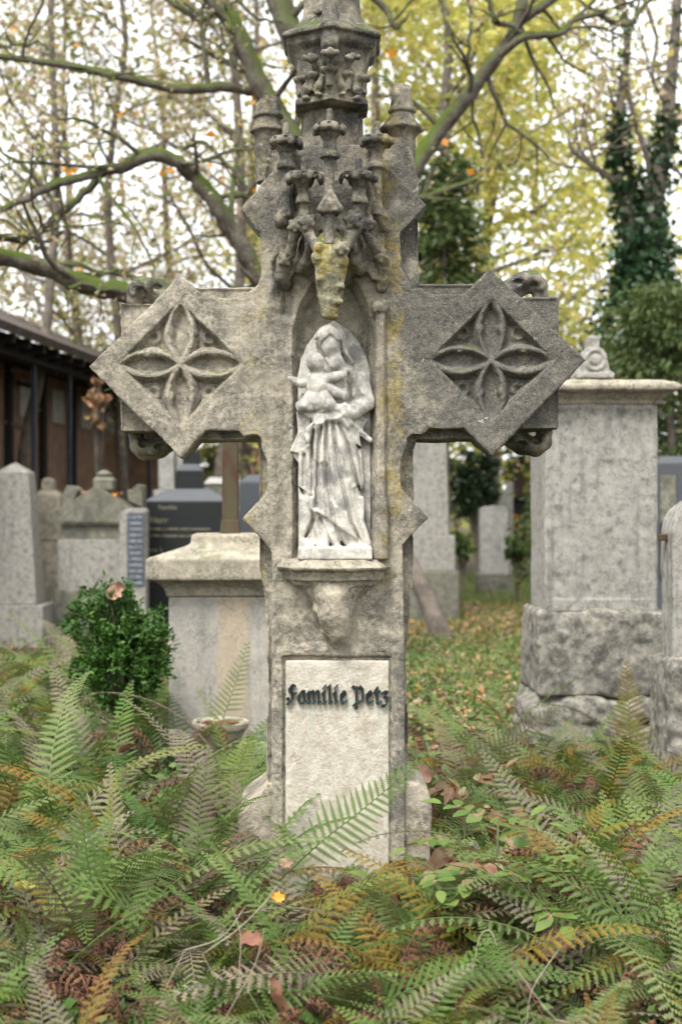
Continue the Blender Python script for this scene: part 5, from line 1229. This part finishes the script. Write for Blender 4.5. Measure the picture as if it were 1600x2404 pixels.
def seedling(label, px, D, top, dry, seed, lean=0.):
    r = random.Random(seed); h_ = gz(top, D); t = empty('ash_seedling', (gx(px, D), D - 4, 0)); tag(t, label, 'seedling')
    V, Q = tubes([(np.array([[0, 0, -.02], [lean * .4, 0, h_ * .5], [lean, 0, h_]]), (.006, .005, .003))], 6); link('stem', np_mesh('stem', V, Q, M['stem']), t)
    lv = 4; a = r.random() * 3
    for i in range(lv):
        z = h_ * (1 - .2 * i) - .01
        for s in (0, 1):
            d = r.random() < (dry if i < 2 else dry * .35); o = bpy.data.objects.new('leaf', r.choice(CD if d else CL)); COL.objects.link(o); o.parent = t
            o.location = (lean * z / h_, 0, z); o.rotation_euler = (R(r.uniform(-15, 15)), R(r.uniform(-25, 12)), a + s * math.pi + r.uniform(-.3, .3)); q = r.uniform(.62, .9) * (1.0 if i else .8); o.scale = (q, q, q)
        a += 1.4
seedling('leafy green ash seedling beside the cross foot', 1095, 3.62, 1960, .25, 1, -.02)
seedling('tall ash seedling with pink browned upper leaves right of the cross', 1160, 3.55, 1930, .85, 2, .01)
seedling('small green ash seedling low in the ferns', 1240, 3.45, 2060, .2, 3)
seedling('withered ash seedling with curled brown leaves behind the plinth', 1080, 4.35, 1850, 1., 4, .03)
seedling('yellow green seedling at the corner of the plinth', 1030, 3.5, 2030, .1, 5, -.02)

# ---------------------------------------------------------------- litter, weeds, grass
def strew():
    rng = np.random.RandomState(5)
    def pts(n, D0, D1, x0=None, x1=None, zs=.02):
        D = np.sqrt(rng.uniform(D0 ** 2, D1 ** 2, n)); lo = -.29 * D - .3 if x0 is None else x0 * D; hi = .29 * D + .3 if x1 is None else x1 * D
        return np.stack([lo + (hi - lo) * rng.rand(n), D - 4, .005 + rng.rand(n) * zs], 1)
    V, Q = leaves(np.concatenate([pts(3000, 2, 6), pts(6500, 6, 22), pts(6500, 6.5, 17, .03, .16, .08)]), .058, rng, .65, up=1.6); tag(link('leaf_litter', np_mesh('leaf_litter', V, Q, M['l_litter'], False)), 'carpet of fallen brown and orange leaves over the ground', 'leaf litter', kind='stuff')
    V, Q = leaves(np.concatenate([pts(9000, 2, 6, zs=.17), pts(4500, 4.3, 8.5, -.3, -.05, zs=.2), pts(15000, 4.3, 12, .04, .32, zs=.17), pts(9000, 8, 20, zs=.09)]), .036, rng, .55, up=.8); tag(link('ground_weeds', np_mesh('ground_weeds', V, Q, M['l_weed'], False)), 'low green weeds and ivy covering the ground between ferns', 'ground cover', kind='stuff')
    C = np.concatenate([pts(11000, 8.5, 24, .03, .17), pts(3000, 8, 18)]); n = len(C); a = rng.rand(n) * 6.28; h_ = rng.uniform(.06, .17, n); b = np.stack([np.cos(a), np.sin(a), 0 * a], 1) * .006
    tip = C + np.stack([rng.normal(size=n) * .05, rng.normal(size=n) * .05, h_], 1)
    V = np.stack([C - b, C + b, tip], 1).reshape(-1, 3); tag(link('grass', np_mesh('grass', V, np.arange(3 * n).reshape(n, 3), M['l_grass'], False)), 'grass growing along the open strip between the stones', 'grass', kind='stuff')
strew()

# larger dead leaves lying on plants
def dead_leaf_mesh(seed, mat):
    rng = np.random.RandomState(seed); n, m = 8, 4; V = []
    for i in range(n + 1):
        t = i / n; wd = .42 * math.sin(math.pi * (t * .94 + .03)) ** .7 * (1 + .25 * math.cos(i * 2.6))
        for j in range(m + 1):
            s = (j / m - .5) * 2; V.append((t - .5, s * wd, .22 * s * s * rng.uniform(.6, 1.4) + .25 * (t - .5) ** 2 + rng.normal() * .03))
    I = np.arange((n + 1) * (m + 1)).reshape(n + 1, m + 1); Q = np.stack([I[:-1, :-1], I[1:, :-1], I[1:, 1:], I[:-1, 1:]], -1).reshape(-1, 4)
    return np_mesh('dead_leaf', np.array(V) * .085, Q, mat)
M['dead'] = [flat_mat('dead_leaf_pinkish', (.30, .17, .12), .35, 25, .7, .3), flat_mat('dead_leaf_brown', (.20, .09, .055), .3, 25, .7, .3), flat_mat('dead_leaf_orange', (.55, .24, .03), .25, 25, .6, .2), flat_mat('dead_leaf_yellow', (.50, .40, .10), .25, 25, .6, .2)]
DL = [dead_leaf_mesh(500 + i, m) for i, m in enumerate(M['dead'])]
def dead_leaf(px, py, D, kd, s, label, group=None, rot=None):
    r = random.Random(px * 7 + py); o = link('dead_leaf', DL[kd]); o.location = at(px, py, D); o.scale = (s, s, s)
    o.rotation_euler = rot or (R(r.uniform(-50, 50)), R(r.uniform(-40, 40)), r.random() * 6.28); tag(o, label, 'leaf', group)
dead_leaf(275, 1392, 5.95, 0, 1.15, 'curled brown leaf lying on top of the green bush', rot=(R(60), R(-35), 0))
dead_leaf(586, 2215, 3.0, 1, .7, 'dark red brown leaf deep in the foreground ferns')
dead_leaf(1300, 2225, 3.3, 0, 1.0, 'large pinkish brown leaf lying in the ferns at the right')
dead_leaf(650, 2110, 3.2, 2, .42, 'bright orange leaf caught in the ferns before the cross', rot=(R(40), R(10), .4))
dead_leaf(670, 2030, 3.5, 0, .5, 'pale pink leaf caught in ferns below the tablet')
dead_leaf(640, 2340, 2.8, 1, 1.0, 'large dark brown leaf hanging low in the foreground', rot=(R(20), R(70), .4))
dead_leaf(60, 2090, 3.2, 3, .75, 'pale yellow leaf at the left picture edge')
dead_leaf(300, 1762, 5.2, 1, .9, 'rusty brown leaf on the ferns below the bush')
dead_leaf(985, 1822, 4.3, 0, 1.0, 'pink brown leaf behind the plinth corner')
dead_leaf(1550, 2100, 3.9, 1, 1.2, 'crumpled brown leaf at the right picture edge')
r = random.Random(8)
for i in range(14): dead_leaf(int(512 + r.uniform(-48, 48)), 1703, 5.98 + r.uniform(-.05, .06), r.choice((0, 1, 1)), r.uniform(.5, .75), 'dead brown leaf in the planter bowl', 'dead leaves in the planter bowl')
for i in range(16): dead_leaf(r.choice((int(r.uniform(170, 205)), int(r.uniform(262, 300)))), int(r.uniform(1158, 1168)), 13.05 + r.uniform(0, .2), r.choice((0, 2, 0)), r.uniform(.6, 1.), 'fallen leaf on the roof of the gabled gravestone', 'leaves on the gabled gravestone')

# dry bent grass stalks
M['straw'] = flat_mat('dry_straw', (.33, .29, .21), .2, 20, .7, .1)
for i, (pts, D) in enumerate((([(475,2240),(560,2180),(620,2120),(650,2080)], 2.9), ([(435,2230),(520,2200),(575,2130)], 2.95), ([(560,2290),(565,2200),(545,2130)], 2.8), ([(535,2380),(600,2260),(620,2180)], 2.7), ([(1110,2280),(1125,2200),(1150,2185),(1165,2220)], 3.0), ([(1235,2400),(1250,2320),(1310,2230)], 2.8), ([(1200,2260),(1290,2380),(1330,2400)], 2.7))):
    sp_ = smooth_path([at(p[0], p[1], D) for p in pts] + [], [.0010] * len(pts), 5); b = sp_[0][0].copy(); b[2] = .02; b[0] -= .14 * (1 if i % 2 else -1); b[1] += .1
    V, Q = tubes([(np.vstack([b, sp_[0]]), np.append(.0012, sp_[1]))], 5); o = link('dry_stalk', np_mesh('dry_stalk', V, Q, M['straw'])); tag(o, 'thin pale dry stalk bending over the ferns below the tablet, ' + ('left' if i < 4 else 'right') + ' of its centre', 'stalk', 'dry stalks ' + ('left' if i < 4 else 'right') + ' of the tablet centre')

# leaning dead trunk beside the tall plain pillar
V, Q = tubes([(np.array([at(930, 1270, 12.9), at(965, 1330, 12.8), at(1005, 1410, 12.6), at(1030, 1480, 12.4), at(1040, 1540, 12.4)]), np.array([20, 22, 23, 26, 34]) * 12.5 / F_PX)], 10)
tag(link('leaning_log', np_mesh('leaning_log', V, Q, M['bark'])), 'short dead tree trunk leaning beside the stepped blocks of the tall pillar', 'log')
